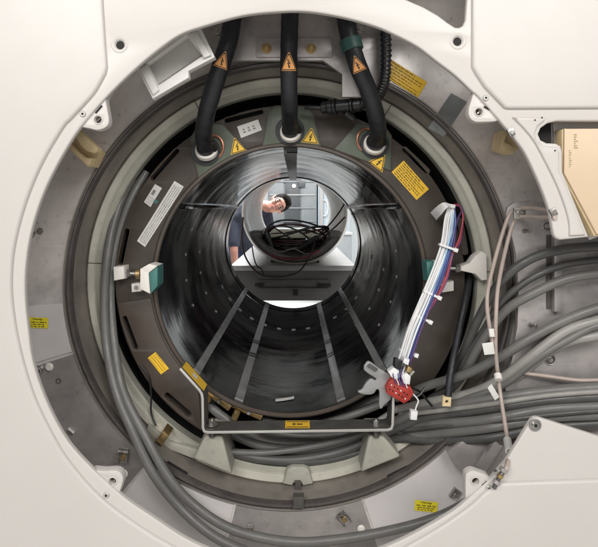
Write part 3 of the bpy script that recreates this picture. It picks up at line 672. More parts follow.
# foam clips
def foam(px, ch, nm, lab):
    t = thing(nm, PF(*px[2]), lab, 'clip', None)
    b = MB(); b.plate(px, -.150, .06, M['tan2'], .003); b.build('body', t)
    for c in ch:
        b = MB(); b.plate(c, -.175, .026, M['tan2'], .004); b.build('cheek', t)
foam([(75, 131), (97, 151), (89, 166), (66, 146)], [[(75, 131), (78.5, 129.5), (98, 147.5), (97, 152), (93.5, 153.5), (86, 151), (80, 145), (74, 135)], [(66, 146), (68, 141), (78, 152), (85, 157.5), (92, 158), (90, 165), (87, 166.5)]], 'foam_clip', 'yellowed U-shaped clip under the cover edge at upper left')
foam([(503, 130), (512, 134), (520, 148), (514, 153), (500, 148)], [[(503, 130), (508, 132), (505, 142), (517, 147.5), (514, 153.5), (500, 148.5)]], 'foam_clip', 'yellowed clip under the cover edge at upper right')

# ================================================================ hoses and cables
def cable(name, pts, rpx, m, label, cat='cable', group=None, parent=None, n=8, seg=14, build=True):
    jr = random.Random(label); path = catmull([P(p[0] + jr.uniform(-.8, .8), p[1] + jr.uniform(-.8, .8), p[2]) if 0 < i < len(pts) - 1 else P(*p) for i, p in enumerate(pts)], n)
    b = MB(); b.tube(path, S(rpx, pts[len(pts) // 2][2]), M[m], seg)
    return b.build(name, parent, label, cat, group, sharp=50)
def hose(pts, rpx, tpos, tsize, label, sleeve=None, up=1):
    path = catmull([P(*p) for p in pts], 10); t = thing('power_hose', path[-1], label, 'hose', 'thick black hoses plugged into the coil')
    r = S(rpx, -.1); b = MB(); hj = random.Random(label); b.tube(path, [r * (1 + .12 * max(0, 1 - i / 12) + hj.uniform(-.022, .022)) for i in range(len(path))], M['rubber'], 28); hs_ = b.build('hose', t, sharp=60)
    # sticker wrapped on the hose
    i = min(range(len(path)), key=lambda k: (path[k] - P(tpos[0], tpos[1], path[k].y)).length)
    c = path[i]; T = (path[i - 3] - path[i + 3]).normalized(); w = CAM - c; w = (w - T * w.dot(T)).normalized(); s = T.cross(w)
    sz = S(tsize, c.y); rr = r * 1.03
    def W(u, v, k):
        v = (v - .3) * 1.25; ph = -u * sz / rr
        q = c + T * v * sz; j = min(range(len(path)), key=lambda z: (path[z] - q).length)
        a = path[max(j - 1, 0)]; e = path[min(j + 1, len(path) - 1)]; ax = (e - a).normalized(); base = a + ax * (q - a).dot(ax)
        return base + (w * math.cos(ph) + s * math.sin(ph)) * (rr + .001 + .0006 * k)
    b = MB(); tri_sign(b, W, M['orange']); b.build('hazard_sticker', hs_)
    # cuff where it plugs in
    e = path[-1]; dd = (path[-1] - path[-4]).normalized()
    b = MB(); b.cyl(e - dd * .012, e + dd * .012, r * 1.12, M['bplast'], 28); b.build('boot', t)
    b = MB(); b.cyl(e - dd * .001, e + dd * .016, r * 1.38, M['white'], 32, b=.003); b.build('cuff', t)
    b = MB(); b.cyl(e - dd * .02 + Vector((.012, 0, .005)), e + dd * .004 + Vector((.02, 0, .0)), r * .55, M['bplast'], 20); b.build('boot_flap', t)
    if sleeve:
        q = path[sleeve]; dq = (path[sleeve + 1] - path[sleeve - 1]).normalized()
        b = MB(); b.cyl(q - dq * .014, q + dq * .014, r * 1.22, M['greentape'], 28, b=.002); b.build('tape_wrap', hs_)
    return t
hose([(238, -14, -.16), (233, 14, -.17), (229, 40, -.175), (222, 62, -.17), (213, 90, -.15), (206, 116, -.115), (203.5, 135, -.07), (206, 149, -.02)], 8.6, (222.5, 63), 13.5, 'black hose at left with orange shock sticker, plugged into the coil')
hose([(291, -14, -.16), (290, 14, -.175), (289, 50, -.18), (289, 85, -.16), (289.5, 108, -.115), (290, 124, -.05), (290.5, 131, -.02)], 8.2, (289, 64), 14.5, 'straight middle black hose with orange shock sticker')
hose([(340, -14, -.16), (345, 14, -.17), (350, 40, -.175), (358, 66, -.175), (369, 92, -.15), (376, 116, -.115), (378, 132, -.07), (375, 143, -.02)], 8.6, (357.5, 66), 13.5, 'black hose at right with orange shock sticker and green tape', sleeve=22)
# corrugated cable and black plug
t = thing('corrugated_conduit', P(386, 70, -.15), 'black corrugated conduit beside the right hose', 'conduit')
path = catmull([P(*p) for p in ((384, -10, -.15), (385.5, 25, -.155), (386, 60, -.155), (384, 84, -.14), (376, 98, -.12), (360, 105, -.1))], 26)
b = MB(); b.tube(path, [S(5.4, -.14) * (1.06 if i % 4 < 2 else .88) for i in range(len(path))], M['bplast'], 18); b.build('tube', t, sharp=80)
t = thing('black_plug', P(342, 108, -.08), 'black cylindrical plug lying between the middle and right hoses', 'plug')
b = MB()
pa, pb = P(362, 104.5, -.1), P(322, 108, -.06); dd = (pb - pa)
for k0, k1, r in ((0, .2, .016), (.2, .27, .02), (.27, .62, .0165), (.62, .70, .021), (.70, .84, .019), (.84, 1, .015)): b.cyl(pa + dd * k0, pa + dd * k1, r, M['bplast'], 24, b=.002)
b.build('body', t)
b = MB(); b.cyl(pb, P(305, 107, -.05), .006, M['bplast'], 12); b.build('cable_tail', t)
b = MB(); b.cyl(P(345, 113, -.09), P(353, 119, -.08), .009, M['bplast'], 16); b.build('strain_relief', t)

G1 = 'grey cables fanning out at the right'
RC = [
 ([(900, 244, -.18), (640, 244, -.18), (598, 246, -.18), (560, 249.5, -.18), (528, 260, -.175), (500, 283, -.15), (478, 318, -.10), (462, 355, -.05), (445, 392, .02)], 4.7, 'cable2', 'dark grey cable, highest of the fan, arching just below the cover'),
 ([(900, 272, -.18), (640, 272, -.18), (598, 274, -.18), (565, 279, -.18), (532, 293, -.17), (505, 312, -.14), (480, 345, -.10), (462, 375, -.06), (440, 400, .0)], 4.7, 'cable', 'grey cable second from the top of the fan'),
 ([(900, 301, -.18), (640, 301, -.18), (598, 309, -.18), (562, 322, -.175), (530, 339, -.165), (500, 357, -.14), (465, 374, -.10), (430, 385, -.04), (396, 398, .02)], 4.9, 'cable', 'grey cable third from the top of the fan'),
 ([(900, 312, -.185), (640, 312, -.185), (598, 320, -.185), (565, 331, -.18), (534, 354, -.17), (503, 377, -.14), (472, 393, -.10), (430, 402, -.04), (396, 410, .02)], 4.7, 'cable3', 'paler grey cable fourth from the top of the fan'),
 ([(900, 327, -.175), (640, 327, -.175), (598, 336, -.175), (572, 341, -.17), (550, 351, -.16), (530, 366, -.145), (512, 380, -.125), (480, 396, -.10), (436, 412, -.03)], 5.0, 'cable3', 'pale grey cable curving over the steel plate'),
 ([(900, 384, -.175), (640, 384, -.175), (598, 387, -.175), (543, 391, -.17), (500, 398, -.14), (458, 404, -.09), (425, 408, -.03), (385, 426, .01), (345, 441, .02), (300, 450, .02), (262, 446, .02), (232, 434, .03)], 4.9, 'cable', 'grey cable on top of the level bundle, running under the bar'),
 ([(900, 395, -.18), (640, 395, -.18), (598, 397, -.18), (543, 401, -.175), (486, 408, -.135), (430, 417, -.04), (392, 430, .0), (345, 451, .005), (300, 460, .005), (262, 458, .005), (228, 451, .01)], 4.8, 'cable2', 'dark grey cable second in the level bundle, running under the bar'),
 ([(900, 404, -.185), (640, 404, -.185), (598, 406, -.185), (543, 410, -.18), (486, 419, -.14), (430, 425, -.05), (390, 432, .03), (350, 434, .06), (300, 436, .09), (260, 430, .10)], 4.6, 'cable', 'grey cable third in the level bundle'),
 ([(900, 413, -.18), (640, 413, -.18), (598, 415, -.18), (543, 418, -.175), (486, 429, -.14), (430, 434, -.05), (392, 440, .01), (350, 443, .05), (300, 442, .06), (240, 436, .07)], 4.6, 'cable', 'grey cable fourth in the level bundle'),
 ([(900, 420, -.175), (640, 420, -.175), (598, 423, -.175), (543, 428, -.17), (490, 437, -.14), (440, 441, -.07), (400, 439, -.005), (370, 444, .03), (340, 447, .06)], 4.8, 'cable2', 'dark grey cable, lowest of the level bundle above the white corner'),
]
RC += [
 ([(900, 391, -.19), (640, 391, -.19), (598, 392.5, -.19), (543, 396.5, -.185), (490, 404, -.15), (440, 411, -.07), (400, 415, .0)], 2.6, 'cable3', 'thin pale cable lying between the top two cables of the level bundle'),
 ([(900, 409, -.195), (640, 409, -.195), (598, 411, -.195), (545, 414.5, -.19), (500, 421, -.16), (455, 424, -.10), (405, 430, -.01)], 2.4, 'cable2', 'thin dark cable lying between the third and fourth cables of the level bundle'),
 ([(900, 258, -.17), (640, 258, -.17), (598, 260, -.17), (560, 266, -.165), (528, 280, -.15), (502, 303, -.125), (484, 330, -.09), (470, 352, -.07), (452, 384, -.04), (430, 398, .0)], 3.4, 'cable2', 'thinner dark cable tucked behind the two highest fan cables'),
 ([(900, 318, -.19), (640, 318, -.19), (598, 326, -.19), (562, 342, -.185), (534, 362, -.17), (508, 382, -.145), (482, 394, -.12), (450, 402, -.07), (410, 420, -.0)], 3.6, 'cable', 'slimmer grey cable between the two paler fan cables'),
 ([(392, 399, .04), (375, 406, .03), (350, 415, .035), (320, 424, .06)], 3.6, 'cable', 'slim grey cable just above the right end of the bar'),
]
for p, r, m, l in RC: cable('grey_cable', p, r, m, l, group=G1, n=10)
cable('thin_cable', [(900, 378, -.17), (640, 378, -.17), (598, 379.5, -.17), (576, 380.5, -.165), (545, 376.5, -.155), (514, 372, -.145)], 1.9, 'pink', 'thin beige cord above the level grey bundle')
cable('grey_cable', [(420, 384, .04), (400, 392, .05), (367, 404, .06), (340, 418, .08), (320, 424, .10)], 4.8, 'cable2', 'grey cable entering the gap behind the red connector', group=G1)
for k_, (pts_, r_, m_, l_) in enumerate((
    ([(238, 424, .02), (262, 440, .03), (300, 447, .035), (340, 440, .03), (372, 424, .02), (398, 408, .01)], 3.0, 'cable3', 'thin pale cable looping across the gap from the bar to the red connector'),
    ([(232, 452, .0), (262, 452, .0), (296, 449, -.005), (330, 443, -.005), (366, 432, .0), (395, 420, .0)], 3.2, 'cable', 'slim grey cable crossing in front of the others under the bar'),
    ([(262, 420, .05), (290, 425, .06), (330, 424, .06), (360, 413, .05), (388, 400, .04)], 3.4, 'cable', 'slim grey cable hugging the underside of the bore rim'))):
    cable('grey_cable', pts_, r_, m_, l_)
cable('grey_cable', [(205, 398, .06), (214, 410, .04), (226, 420, .035), (244, 433, .03), (275, 441, .04), (320, 443, .05)], 4.6, 'cable', 'grey cable bending down behind the left end of the bar')
cable('grey_cable', [(222, 447, .02), (245, 455, .008), (275, 460.5, .004), (310, 461, .004), (345, 456, .01), (380, 446, .02)], 4.4, 'cable2', 'grey cable lying lowest in the gap above the cream ring')
G2 = 'grey cables down the left side'
cable('grey_cable', [(141, 168, .06), (124, 195, .03), (111, 230, .0), (106, 265, -.02), (105, 300, -.03), (107, 345, -.05), (115.5, 390, -.085), (132, 430, -.11), (153, 473, -.125), (180, 508, -.13), (215, 536, -.145), (255, 556, -.16)], 4.5, 'cable', 'outer grey cable down the left of the mouth', group=G2)
cable('grey_cable', [(146, 172, .06), (130, 200, .03), (118, 235, .015), (112, 268, .0), (111, 300, -.01), (114, 345, -.04), (124, 392, -.08), (145, 436, -.11), (168, 477, -.125), (195, 507, -.13), (235, 531, -.145), (290, 542, -.155), (345, 539, -.155), (400, 529, -.15), (440, 516, -.15), (472, 500, -.15), (490, 484, -.16)], 4.5, 'cable', 'inner grey cable down the left, sweeping along the bottom', group=G2)
cable('grey_cable', [(134, 180, .08), (116, 215, .05), (107, 250, .03), (106, 300, .03), (118, 370, .03), (140, 410, .05)], 4.0, 'cable2', 'thin dark cable in the gap behind the left grey cables', group=G2)
cable('black_wire', [(141, 365, -.008), (149, 378, -.012), (151, 395, -.012), (151, 412, -.012), (156, 426, -.02)], .9, 'bplast', 'thin black wire drooping over the brown plate at lower left', cat='wire')

# beige twin hose, right
th = thing('twin_hose', P(506, 470, -.2), 'beige twin hose with white tags hanging at right', 'hose')
for pts in ([(554, 212, CY - .008), (545, 210, -.31), (532, 208.5, -.24), (518, 209, -.18), (509, 216, -.175), (499, 245, -.18), (489, 284, -.18), (487, 305, -.185), (490, 330, -.19), (494, 350, -.195)],
            [(555, 217.5, CY - .006), (540, 217.5, -.29), (525, 217, -.22), (515, 220, -.18), (507, 244, -.185), (498.5, 284, -.185), (496, 314, -.19), (495.5, 347, -.197), (496.5, 362, -.2), (500, 392, -.2), (507, 437, -.26), (509.5, 452, -.32), (507, 466, CY - .012), (505, 472, CY - .016)]):
    b = MB(); b.tube(catmull([P(*p) for p in pts], 8), S(2.0, -.19), M['pink'], 12); b.build('hose', th)
b = MB(); b.plate([(514, 208), (526, 208), (526, 219), (514, 219)], -.20, .006, M['bolt'], .001); q = P(520, 213.5, -.2); b.cyl(q, q + Vector((0, -.005, 0)), .007, M['bolt'], 16); b.build('clamp', th)
b = MB(); b.plate([(482, 343.5), (493, 342), (495, 354), (484.5, 355)], -.215, .001, M['tag'], .0002); b.build('tag', th)
b = MB(); b.plate([(487.5, 388), (491.5, 384), (499.5, 397), (495, 400.5)], -.215, .001, M['tag'], .0002); b.build('tag', th)
b = MB(); b.plate([(489, 329), (494, 329), (495, 337), (490, 337)], -.21, .006, M['white'], .001); b.build('clip', th)
for a, c, m in (((497.5, 374), (498.5, 380), 'white'), ((507.3, 440), (509.5, 452), 'tag')):
    b = MB(); b.cyl(P(*a, -.205 if m == 'white' else -.27), P(*c, -.215 if m == 'white' else -.315), .0085, M[m], 16); b.build('collar', th)
b = MB(); b.tube(catmull([P(505, 470, CY - .014), P(501, 475, CY - .016), P(497, 482, CY - .015), P(494, 488, CY - .012)], 6), .0045, M['bar'], 10)
for x, y, w in ((503.5, 470, .008), (500, 476, .0065), (496.5, 482, .007)):
    b.cyl(P(x + 1, y - 1.6, CY - .016), P(x - 1, y + 1.6, CY - .016), w, M['steel2' if y != 476 else 'brass'], 10)
b.box(P(497.5, 474, CY - .012), (.016, .008, .006), M['bolt'], .001, Matrix.Rotation(R(55), 3, 'Y')); b.build('end_fitting', th)

# black lead with lug
t = thing('earth_lead', P(447, 402, -.1), 'black earth lead ending in a tan square lug', 'cable')
b = MB(); b.tube(catmull([P(*p) for p in ((470, 275, .02), (466, 298, -.02), (460, 325, -.05), (454, 355, -.09), (450, 378, -.115), (448, 397, -.125))], 8), S(3.6, -.1), M['rubber'], 14); b.build('lead', t)
b = MB(); b.plate([(443, 397), (451.5, 397.5), (451, 407), (442.5, 406.5)], -.135, .01, M['tan2'], .0015, [circ(447, 402, 1.6, 14)]); c = P(447, 402, -.128); b.cyl(c, c + Vector((0, .004, 0)), .005, M['black'], 12); b.build('lug', t)

# ribbon harness
hn = thing('wire_harness', P(404, 365, -.09), 'ribbon harness of white, blue and red wires ending at the red connector', 'wiring')
base = [(452, 207, -.07), (451, 222, -.075), (447, 246, -.085), (438.5, 272, -.09), (427, 300, -.095), (414, 330, -.10), (405, 358, -.10), (400, 372, -.10)]
cols = ['wwire', 'wwire', 'wwire', 'wwire', 'wwire', 'wwire', 'cwire', 'wwire', 'bwire', 'bwire', 'pwire']
hr = random.Random(4)
for k, m in enumerate(cols):
    o = (k - 5) * 1.3; pts = []
    for i, (x, y, Y) in enumerate(base):
        f = .85 if i else .55
        if i >= 6: f = .9
        pts.append((x + o * f + hr.uniform(-.7, .7), y + o * f * .35, Y - .004 * math.sin(k * 2.1 + i)))
    if m == 'pwire': pts[0] = (461, 212, -.05)
    if k < 5: pts = [(431.5 + k * 1.2, 213 + k * 1.5, -.02 - .004 * k), (436 + k * 1.2, 208.5 + k * 1.3, -.05 - .006 * k), (443 + k * .9, 203.5 + k * .9, -.075 - .004 * k)] + pts
    b = MB(); b.tube(catmull([P(*p) for p in pts], 8), S(1.0, -.09), M[m], 8); b.build('wire', hn)
for k in range(3):
    b = MB(); b.tube(catmull([P(*p) for p in ((451 + k, 205, -.06), (459 + k, 205.5 + k, -.06), (463, 216 + k * 2, -.06), (460, 236 + k * 3, -.075), (453, 254, -.085), (444 + k, 282, -.09), (430, 310, -.09))], 8), S(.9, -.08), M['rwire' if k < 2 else 'pwire'], 8); b.build('wire', hn)
for x, y, a in ((447, 247, 20), (431, 294, 25), (422, 318, 26), (407.5, 352, 20)):
    b = MB(); c = P(x, y, -.092); rt = Matrix.Rotation(R(a), 3, 'Y'); b.box(c, (.042, .014, .006), M['wwire'], .002, rt); b.box(c + rt @ Vector((.022, -.004, 0)), (.01, .01, .01), M['wwire'], .002, rt); b.build('cable_tie', hn)
b = MB(); c = P(451, 206, -.075); b.box(c, (.018, .018, .009), M['wwire'], .003, Matrix.Rotation(R(10), 3, 'Y')); b.build('heat_sleeve', hn)
b = MB(); b.plate([(390, 381), (394, 377.5), (411.5, 388), (414, 393), (410.5, 400), (404, 404), (387, 394), (386, 388)], -.125, .03, M['red'], .003)
for k in range(6):
    for j in range(2):
        x = 391.5 + k * 3.1 - j * 1.8; y = 385 + k * 1.9 + j * 4.2; q = P(x, y, -.1252); b.cyl(q, q + Vector((0, -.0012, 0)), .0018, M['black'] if (k + j) % 3 else M['wwire'], 8)
rc_ = b.build('red_connector', hn)
b = MB(); b.plate([(391.5, 382.2), (394.3, 379.6), (410, 389), (412, 393.2), (409.4, 398.4), (404.2, 401.6), (388.8, 392.4), (387.8, 387.6)], -.1262, .0012, M['red'], .0006, [[(392.3, 383.6), (394.5, 381.4), (409, 390), (410.6, 393.2), (408.6, 397.2), (404.2, 400), (390, 391.6), (389.2, 387.8)]]); b.build('rim', rc_)
for pl, m in (([(388, 372), (394, 367.5), (399, 371), (400, 378), (395, 380), (391, 377)], 'wwire'), ([(401, 376), (407, 373), (411, 377), (410, 385), (404, 384)], 'wwire'), ([(408, 366), (413, 369), (411, 374), (406, 372)], 'brass'), ([(404, 358), (410, 360), (408.5, 366), (403, 363)], 'wwire'), ([(395, 359), (403, 362), (401, 370), (394, 368)], 'bplast')):
    b = MB(); b.plate(pl, -.13, .02, M[m], .003); b.build('plug', hn)
for k in range(5):
    b = MB(); b.tube(catmull([P(*p) for p in ((397 + k * 2, 367, -.11), (393 + k * 2.5, 374, -.13), (396 + k * 2.8, 384 + k, -.128))], 6), S(.6, -.12), M[('pwire', 'wwire', 'bwire', 'pwire', 'wwire')[k]], 8); b.build('wire', hn)
b = MB(); b.tube(catmull([P(*p) for p in ((411, 392, -.115), (418, 400, -.12), (416.5, 406, -.125), (414.5, 412, -.125))], 6), S(.7, -.12), M['wwire'], 8); b.build('wire', hn)
b = MB(); b.plate([(411, 411), (418, 412), (417, 420.5), (410.5, 420)], -.135, .016, M['wwire'], .002); b.build('plug', hn)
for pts in (((412, 388, -.11), (420, 392, -.10), (426, 399, -.09), (432, 406, -.08)), ((408, 396, -.11), (418, 396, -.11), (425, 388, -.10))):
    b = MB(); b.tube(catmull([P(*p) for p in pts], 6), S(1.2, -.1), M['bplast'], 8); b.build('wire', hn)
# grey hooked bracket
t = thing('hooked_bracket', P(385, 404, -.09), 'grey hooked metal bracket holding the red connector', 'bracket')
b = MB(); b.plate(smooth2([(364, 366), (369, 361.5), (380, 369), (391, 376.5), (392, 390), (391, 399), (385, 404.5), (382, 408.5), (380, 408.5), (379, 403), (379.5, 392), (377, 389.5), (374, 393.5), (368, 395), (360, 393.5), (358, 391.5), (362, 389.5), (366, 383), (371, 379), (375, 380.5), (376, 378.5), (368, 373.5), (364, 370)], 3), -.105, .008, M['grey'], .0018); b.build('hook_plate', t)
b = MB(); b.plate([(367, 366.5), (370, 364), (378, 369.5), (375.5, 372)], -.112, .007, M['cable2'], .001); b.build('latch', t)

# U bracket bar
br = thing('support_bar', P(297, 432, -.1), 'bent flat bar across the bottom of the bore with a yellow label', 'bracket')
Yf, Yk = -.105, -.046
line = [P(180, 368.5, Yf), P(202.5, 393.5, Yf), P(203, 432.5, Yf), P(392.5, 430, Yf), P(393.5, 394, Yf), P(414, 371, Yf)]
def strip(line, th):
    pts = [(p.x, p.z) for p in line]; n = len(pts); up = []; dn = []
    for i in range(n):
        a = Vector(pts[max(i - 1, 0)]); c = Vector(pts[min(i + 1, n - 1)]); p = Vector(pts[i])
        t1 = (p - a).normalized() if i else (c - p).normalized(); t2 = (c - p).normalized() if i < n - 1 else t1
        m = Vector((-(t1 + t2).y, (t1 + t2).x)).normalized(); k = m.dot(Vector((-t1.y, t1.x)))
        up.append(tuple(p + m * th / 2 / k)); dn.append(tuple(p - m * th / 2 / k))
    return up + dn[::-1]
# round the corners a little
rl = [line[0]]
for i in range(1, 5):
    a, p, c = line[i - 1], line[i], line[i + 1]; rl += [p + (a - p).normalized() * .012, p + (a - p).normalized() * .003 + (c - p).normalized() * .003, p + (c - p).normalized() * .012]
rl.append(line[5])
b = MB(); b.prism(strip(rl, .0075), Yk - Yf, M['bar'], .0012, (), (Vector((0, Yf, 0)),) + fr0[1:]); b.build('bar', br)
b = MB(); b.prism(strip(rl, .0062), .0016, M['baredge'], .0008, (), (Vector((0, Yf - .0016, 0)),) + fr0[1:]); b.build('edge', br)
zb = P(297, 431.2, Yf).z + .0046
def bar_top(u, v, k=0): return Vector((P(285, 431, Yf).x + u * (P(310, 431, Yf).x - P(285, 431, Yf).x), Yf + .006 + v * .048, zb + k * .0005))
b = MB(); b.face([bar_top(0, 0), bar_top(1, 0), bar_top(1, 1), bar_top(0, 1)], M['yellow'])
for q in ((.06, .1, .94, .2), (.06, .8, .94, .9), (.3, .4, .42, .65), (.48, .42, .7, .6)): b.face([bar_top(q[0], q[1], 1), bar_top(q[2], q[1], 1), bar_top(q[2], q[3], 1), bar_top(q[0], q[3], 1)], M['brass'])
b.build('sticker', br, label='yellow sticker on the middle of the bar')
d0 = (line[1] - line[0]); nn = Vector((-d0.z, 0, d0.x)).normalized(); nn = nn if nn.z > 0 else -nn
b = MB(); f = lambda u, v, k=0: line[0] + d0 * u + Vector((0, .005 + v * .050, 0)) + nn * (.0045 + k * .0005)
b.face([f(.02, 0), f(.98, 0), f(.98, 1), f(.02, 1)], M['yellow']); b.face([f(.4, .3, 1), f(.6, .3, 1), f(.6, .7, 1), f(.4, .7, 1)], M['tag']); b.build('sticker', br, label='yellow sticker on the sloping left end')
for x in (212, 376):
    c = P(x, 430.5, -.076); c.z = zb - .001; hexbolt(c, .0095, br, Vector((0, 0, 1)), h=.012)
    b = MB(); b.cyl(c + Vector((0, 0, -.03)), c + Vector((0, 0, -.006)), .008, M['bar'], 14); b.build('spacer', br)
# brass fittings behind the bar
G3 = 'brass manifolds behind the support bar'
for i, (a, c, lab) in enumerate((((206, 391), (230, 409), 'brass pipe fitting nearest the sloping bar end'), ((233, 405), (262, 418), 'brass pipe fitting under the bore rim left of centre'))):
    t = thing('pipe_fitting', P(c[0], c[1], .02), lab, 'fitting', G3)
    pa, pb = P(a[0], a[1], .02), P(c[0], c[1], .02); dd = (pb - pa); w = Vector((-dd.z, 0, dd.x)).normalized()
    b = MB(); b.prism([(0, -.008), (dd.length, -.008), (dd.length, .01), (0, .01)], .03, M['brass'], .002, (), (pa, dd.normalized(), w, Vector((0, 1, 0)))); b.build('block', t)
    b = MB(); b.cyl(pa + dd * .2 - w * .006 + Vector((0, -.01, 0)), pa + dd * .2 - w * .03 + Vector((0, -.01, 0)), .009, M['brass'], 6); b.cyl(pa + dd * .55 + Vector((0, 0, 0)), pa + dd * .55 + Vector((0, -.008, 0)), .006, M['bolt'], 6); b.build('nipple', t)
t = thing('pipe_fitting', P(358, 452, .02), 'small brass hose nipple at right under the bar', 'fitting', G3)
b = MB(); b.cyl(P(345, 458, .03), P(356, 453, .02), .008, M['brass'], 12); b.cyl(P(353, 454.5, .025), P(359, 452, .02), .012, M['brass'], 6); b.build('nipple', t)

# ================================================================ far side: tube on cart, cradle, cables, person, room
TX, TZ, TR = .013, .167, .297
tb = thing('patient_tube', (TX, 2.45, TZ - TR), 'white patient tube standing on the cart beyond the bore', 'tube')
b = MB(); b.lathe([(TR + .004, 1.68), (TR, 1.67), (TR - .006, 1.675), (TR - .008, 1.7), (TR - .008, 3.22), (TR - .003, 3.26), (TR + .01, 3.27), (TR + .016, 3.2), (TR + .016, 1.72), (TR + .004, 1.68)], M['tube'], n=96, cx=TX, cz=TZ); b.build('shell', tb)
cr = thing('cable_cradle', (TX, 2.2, TZ - TR + .02), 'dark curved cradle in the tube heaped with cables', 'cradle')
q = [(TX + r_[0], TZ + r_[1]) for r_ in arcpts(TR - .012, 209, 331, 40)] + [(TX + r_[0], TZ + r_[1]) for r_ in arcpts(TR - .045, 328, 212, 40)]
b = MB(); b.prism(q, 1.4, M['cradle'], .003, (), (Vector((0, 1.665, 0)),) + fr0[1:]); b.build('trough', cr)
for s_ in (-1, 1):
    b = MB(); b.box((TX + s_ * .225, 1.75, TZ - .128), (.06, .2, .035), M['cradle'], .006); b.build('lip_block', cr)
b = MB(); b.box((TX + .0, 2.3, TZ - .150), (.34, .9, .02), M['foam'], .006); b.box(P(294, 243, 2.05), (.15, .03, .075), M['foam'], .01, Matrix.Rotation(R(50), 3, 'X')); b.box(P(290, 247, 1.98), (.19, .03, .03), M['foam'], .008, Matrix.Rotation(R(8), 3, 'Y')); b.build('foam_board', cr)
GW = 'cables heaped in the cradle'
cab_labels0 = ['long maroon cable drooping in front of the cart', 'black cable arching highest over the heap', 'black cable looping from the right rim of the tube', 'maroon cable running up to the right rim']
cab_labels = ['black cable looping leftmost over the heap', 'thin black cable crossing the foam block diagonally'] + cab_labels0
cab_labels = ['thin pale strand draped over the front of the heap', 'thin red wire snaking along the front rim of the cradle', 'thin black wire hanging down the left of the cart front'] + cab_labels
hp = [
 ([(268, 246, 1.72), (280, 252, 1.69), (294, 249, 1.70), (307, 254, 1.68), (320, 249, 1.70), (330, 243, 1.75)], 'cable3', .0032),
 ([(262, 250, 1.70), (276, 257, 1.655), (292, 259, 1.65), (308, 256, 1.655), (324, 248, 1.68), (333, 236, 1.8)], 'rwire', .0032),
 ([(252, 246, 1.66), (254, 258, 1.62), (257, 266, 1.61), (262, 270, 1.61), (264, 277, 1.61)], 'bplast', .0035),
 ([(264, 252, 1.72), (263, 238, 1.8), (270, 228, 1.85), (284, 226, 1.9), (300, 232, 1.85), (312, 242, 1.78), (318, 250, 1.72), (306, 256, 1.70), (286, 257, 1.70)], 'bplast', .0052),
 ([(272, 226, 1.95), (284, 234, 1.85), (298, 243, 1.80), (312, 249, 1.75), (322, 246, 1.75), (322, 238, 1.85), (312, 236, 1.9)], 'bplast', .0045),
 ([(243, 217, 1.66), (242, 240, 1.64), (246, 258, 1.62), (258, 273, 1.61), (275, 277, 1.60), (297, 273, 1.60), (310, 256, 1.64), (316, 238, 1.75)], 'wire_dark', .0048),
 ([(262, 244, 1.9), (266, 230, 1.9), (278, 221, 1.9), (300, 221, 1.95), (318, 226, 2.0), (328, 230, 2.0), (322, 240, 1.9), (306, 248, 1.8), (285, 250, 1.75)], 'bplast', .0055),
 ([(346, 201, 1.68), (338, 214, 1.75), (326, 228, 1.85), (310, 240, 1.85), (290, 247, 1.8), (272, 244, 1.8), (264, 236, 1.85)], 'bplast', .0045),
 ([(345, 217, 1.68), (335, 227, 1.75), (322, 238, 1.8), (309, 246, 1.8), (300, 256, 1.66)], 'wire_dark', .0045)]
for (pts, m, r_), lab in zip(hp, cab_labels):
    b = MB(); b.tube(catmull([P(*p) for p in pts], 10), r_, M[m], 8); b.build('loose_cable', None, lab, 'cable', GW)
rr = random.Random(21)
for k in range(9):
    pts = []; ph = rr.random() * 6; rx = .11 + .06 * rr.random()
    for i in range(15):
        t_ = ph + i * .75; pts.append(Vector((TX + rx * 1.2 * math.cos(t_) + .01 * rr.random(), 1.86 + .12 * math.sin(t_) + .05 * rr.random(), TZ - .225 + .011 * k + .012 * rr.random() + (.014 + .004 * k) * math.cos(t_ + k) + .012 * math.cos(2 * t_ + k * 2))))
    b = MB(); b.tube(catmull(pts, 6), .0048, M['wire_dark' if k % 2 == 0 else 'bplast'], 8); b.build('loose_cable', None, 'coiled dark cable within the heap on the cradle', 'cable', GW)
for a, c in (((266, 234), (272, 250)), ((300, 249), (318, 238))):
    b = MB(); b.cyl(P(*a, 1.78), P(*c, 1.74), .022, M['bplast'], 18); b.build('black_plug', None, 'black plug lying on the left of the cable heap' if a[0] < 280 else 'black plug lying on the right of the cable heap', 'plug')
# cart
ct = thing('equipment_cart', (0, 2.4, FLOOR), 'grey equipment cart carrying the patient tube beyond the bore', 'cart')
b = MB(); b.box((.0, 2.48, -.148), (.70, 1.72, .03), M['carttop'], .006); b.build('top', ct)
b = MB(); b.box((.0, 1.70, -.253), (.68, .05, .176), M['cart'], .004); b.build('front_panel', ct)
b = MB(); b.box((.0, 1.666, -.236), (.40, .012, .035), M['cart'], .003); b.box((.0, 1.666, -.283), (.40, .012, .036), M['cart'], .003); b.build('drawer_front', ct)
for x, y, w, h in ((259.5, 285, 9, 3), (324, 285.5, 14, 3.4), (295.5, 292.5, 5, 6)):
    b = MB(); b.box(P(x, y, 1.655), (S(w, 1.65), .008, S(h, 1.65)), M['black'], .001); b.build('dark_slot', ct)  # black boxes stand in for the dark inside of slots
for x in (-.32, .32):
    for y in (1.75, 3.2):
        b = MB(); b.box((x, y, (FLOOR + .06 - .165) / 2), (.05, .05, -.165 - FLOOR - .06), M['cart'], .004); lg = b.build('leg', ct)
        b = MB(); b.cyl((x - .015, y, FLOOR + .05), (x + .015, y, FLOOR + .05), .05, M['rubber'], 20); b.build('caster', lg)
for x in (-.12, .14):
    for y in (1.8, 3.0):
        b = MB(); b.box((x, y, -.126), (.025, .04, .02), M['black'], .002); b.build('support_block', ct)
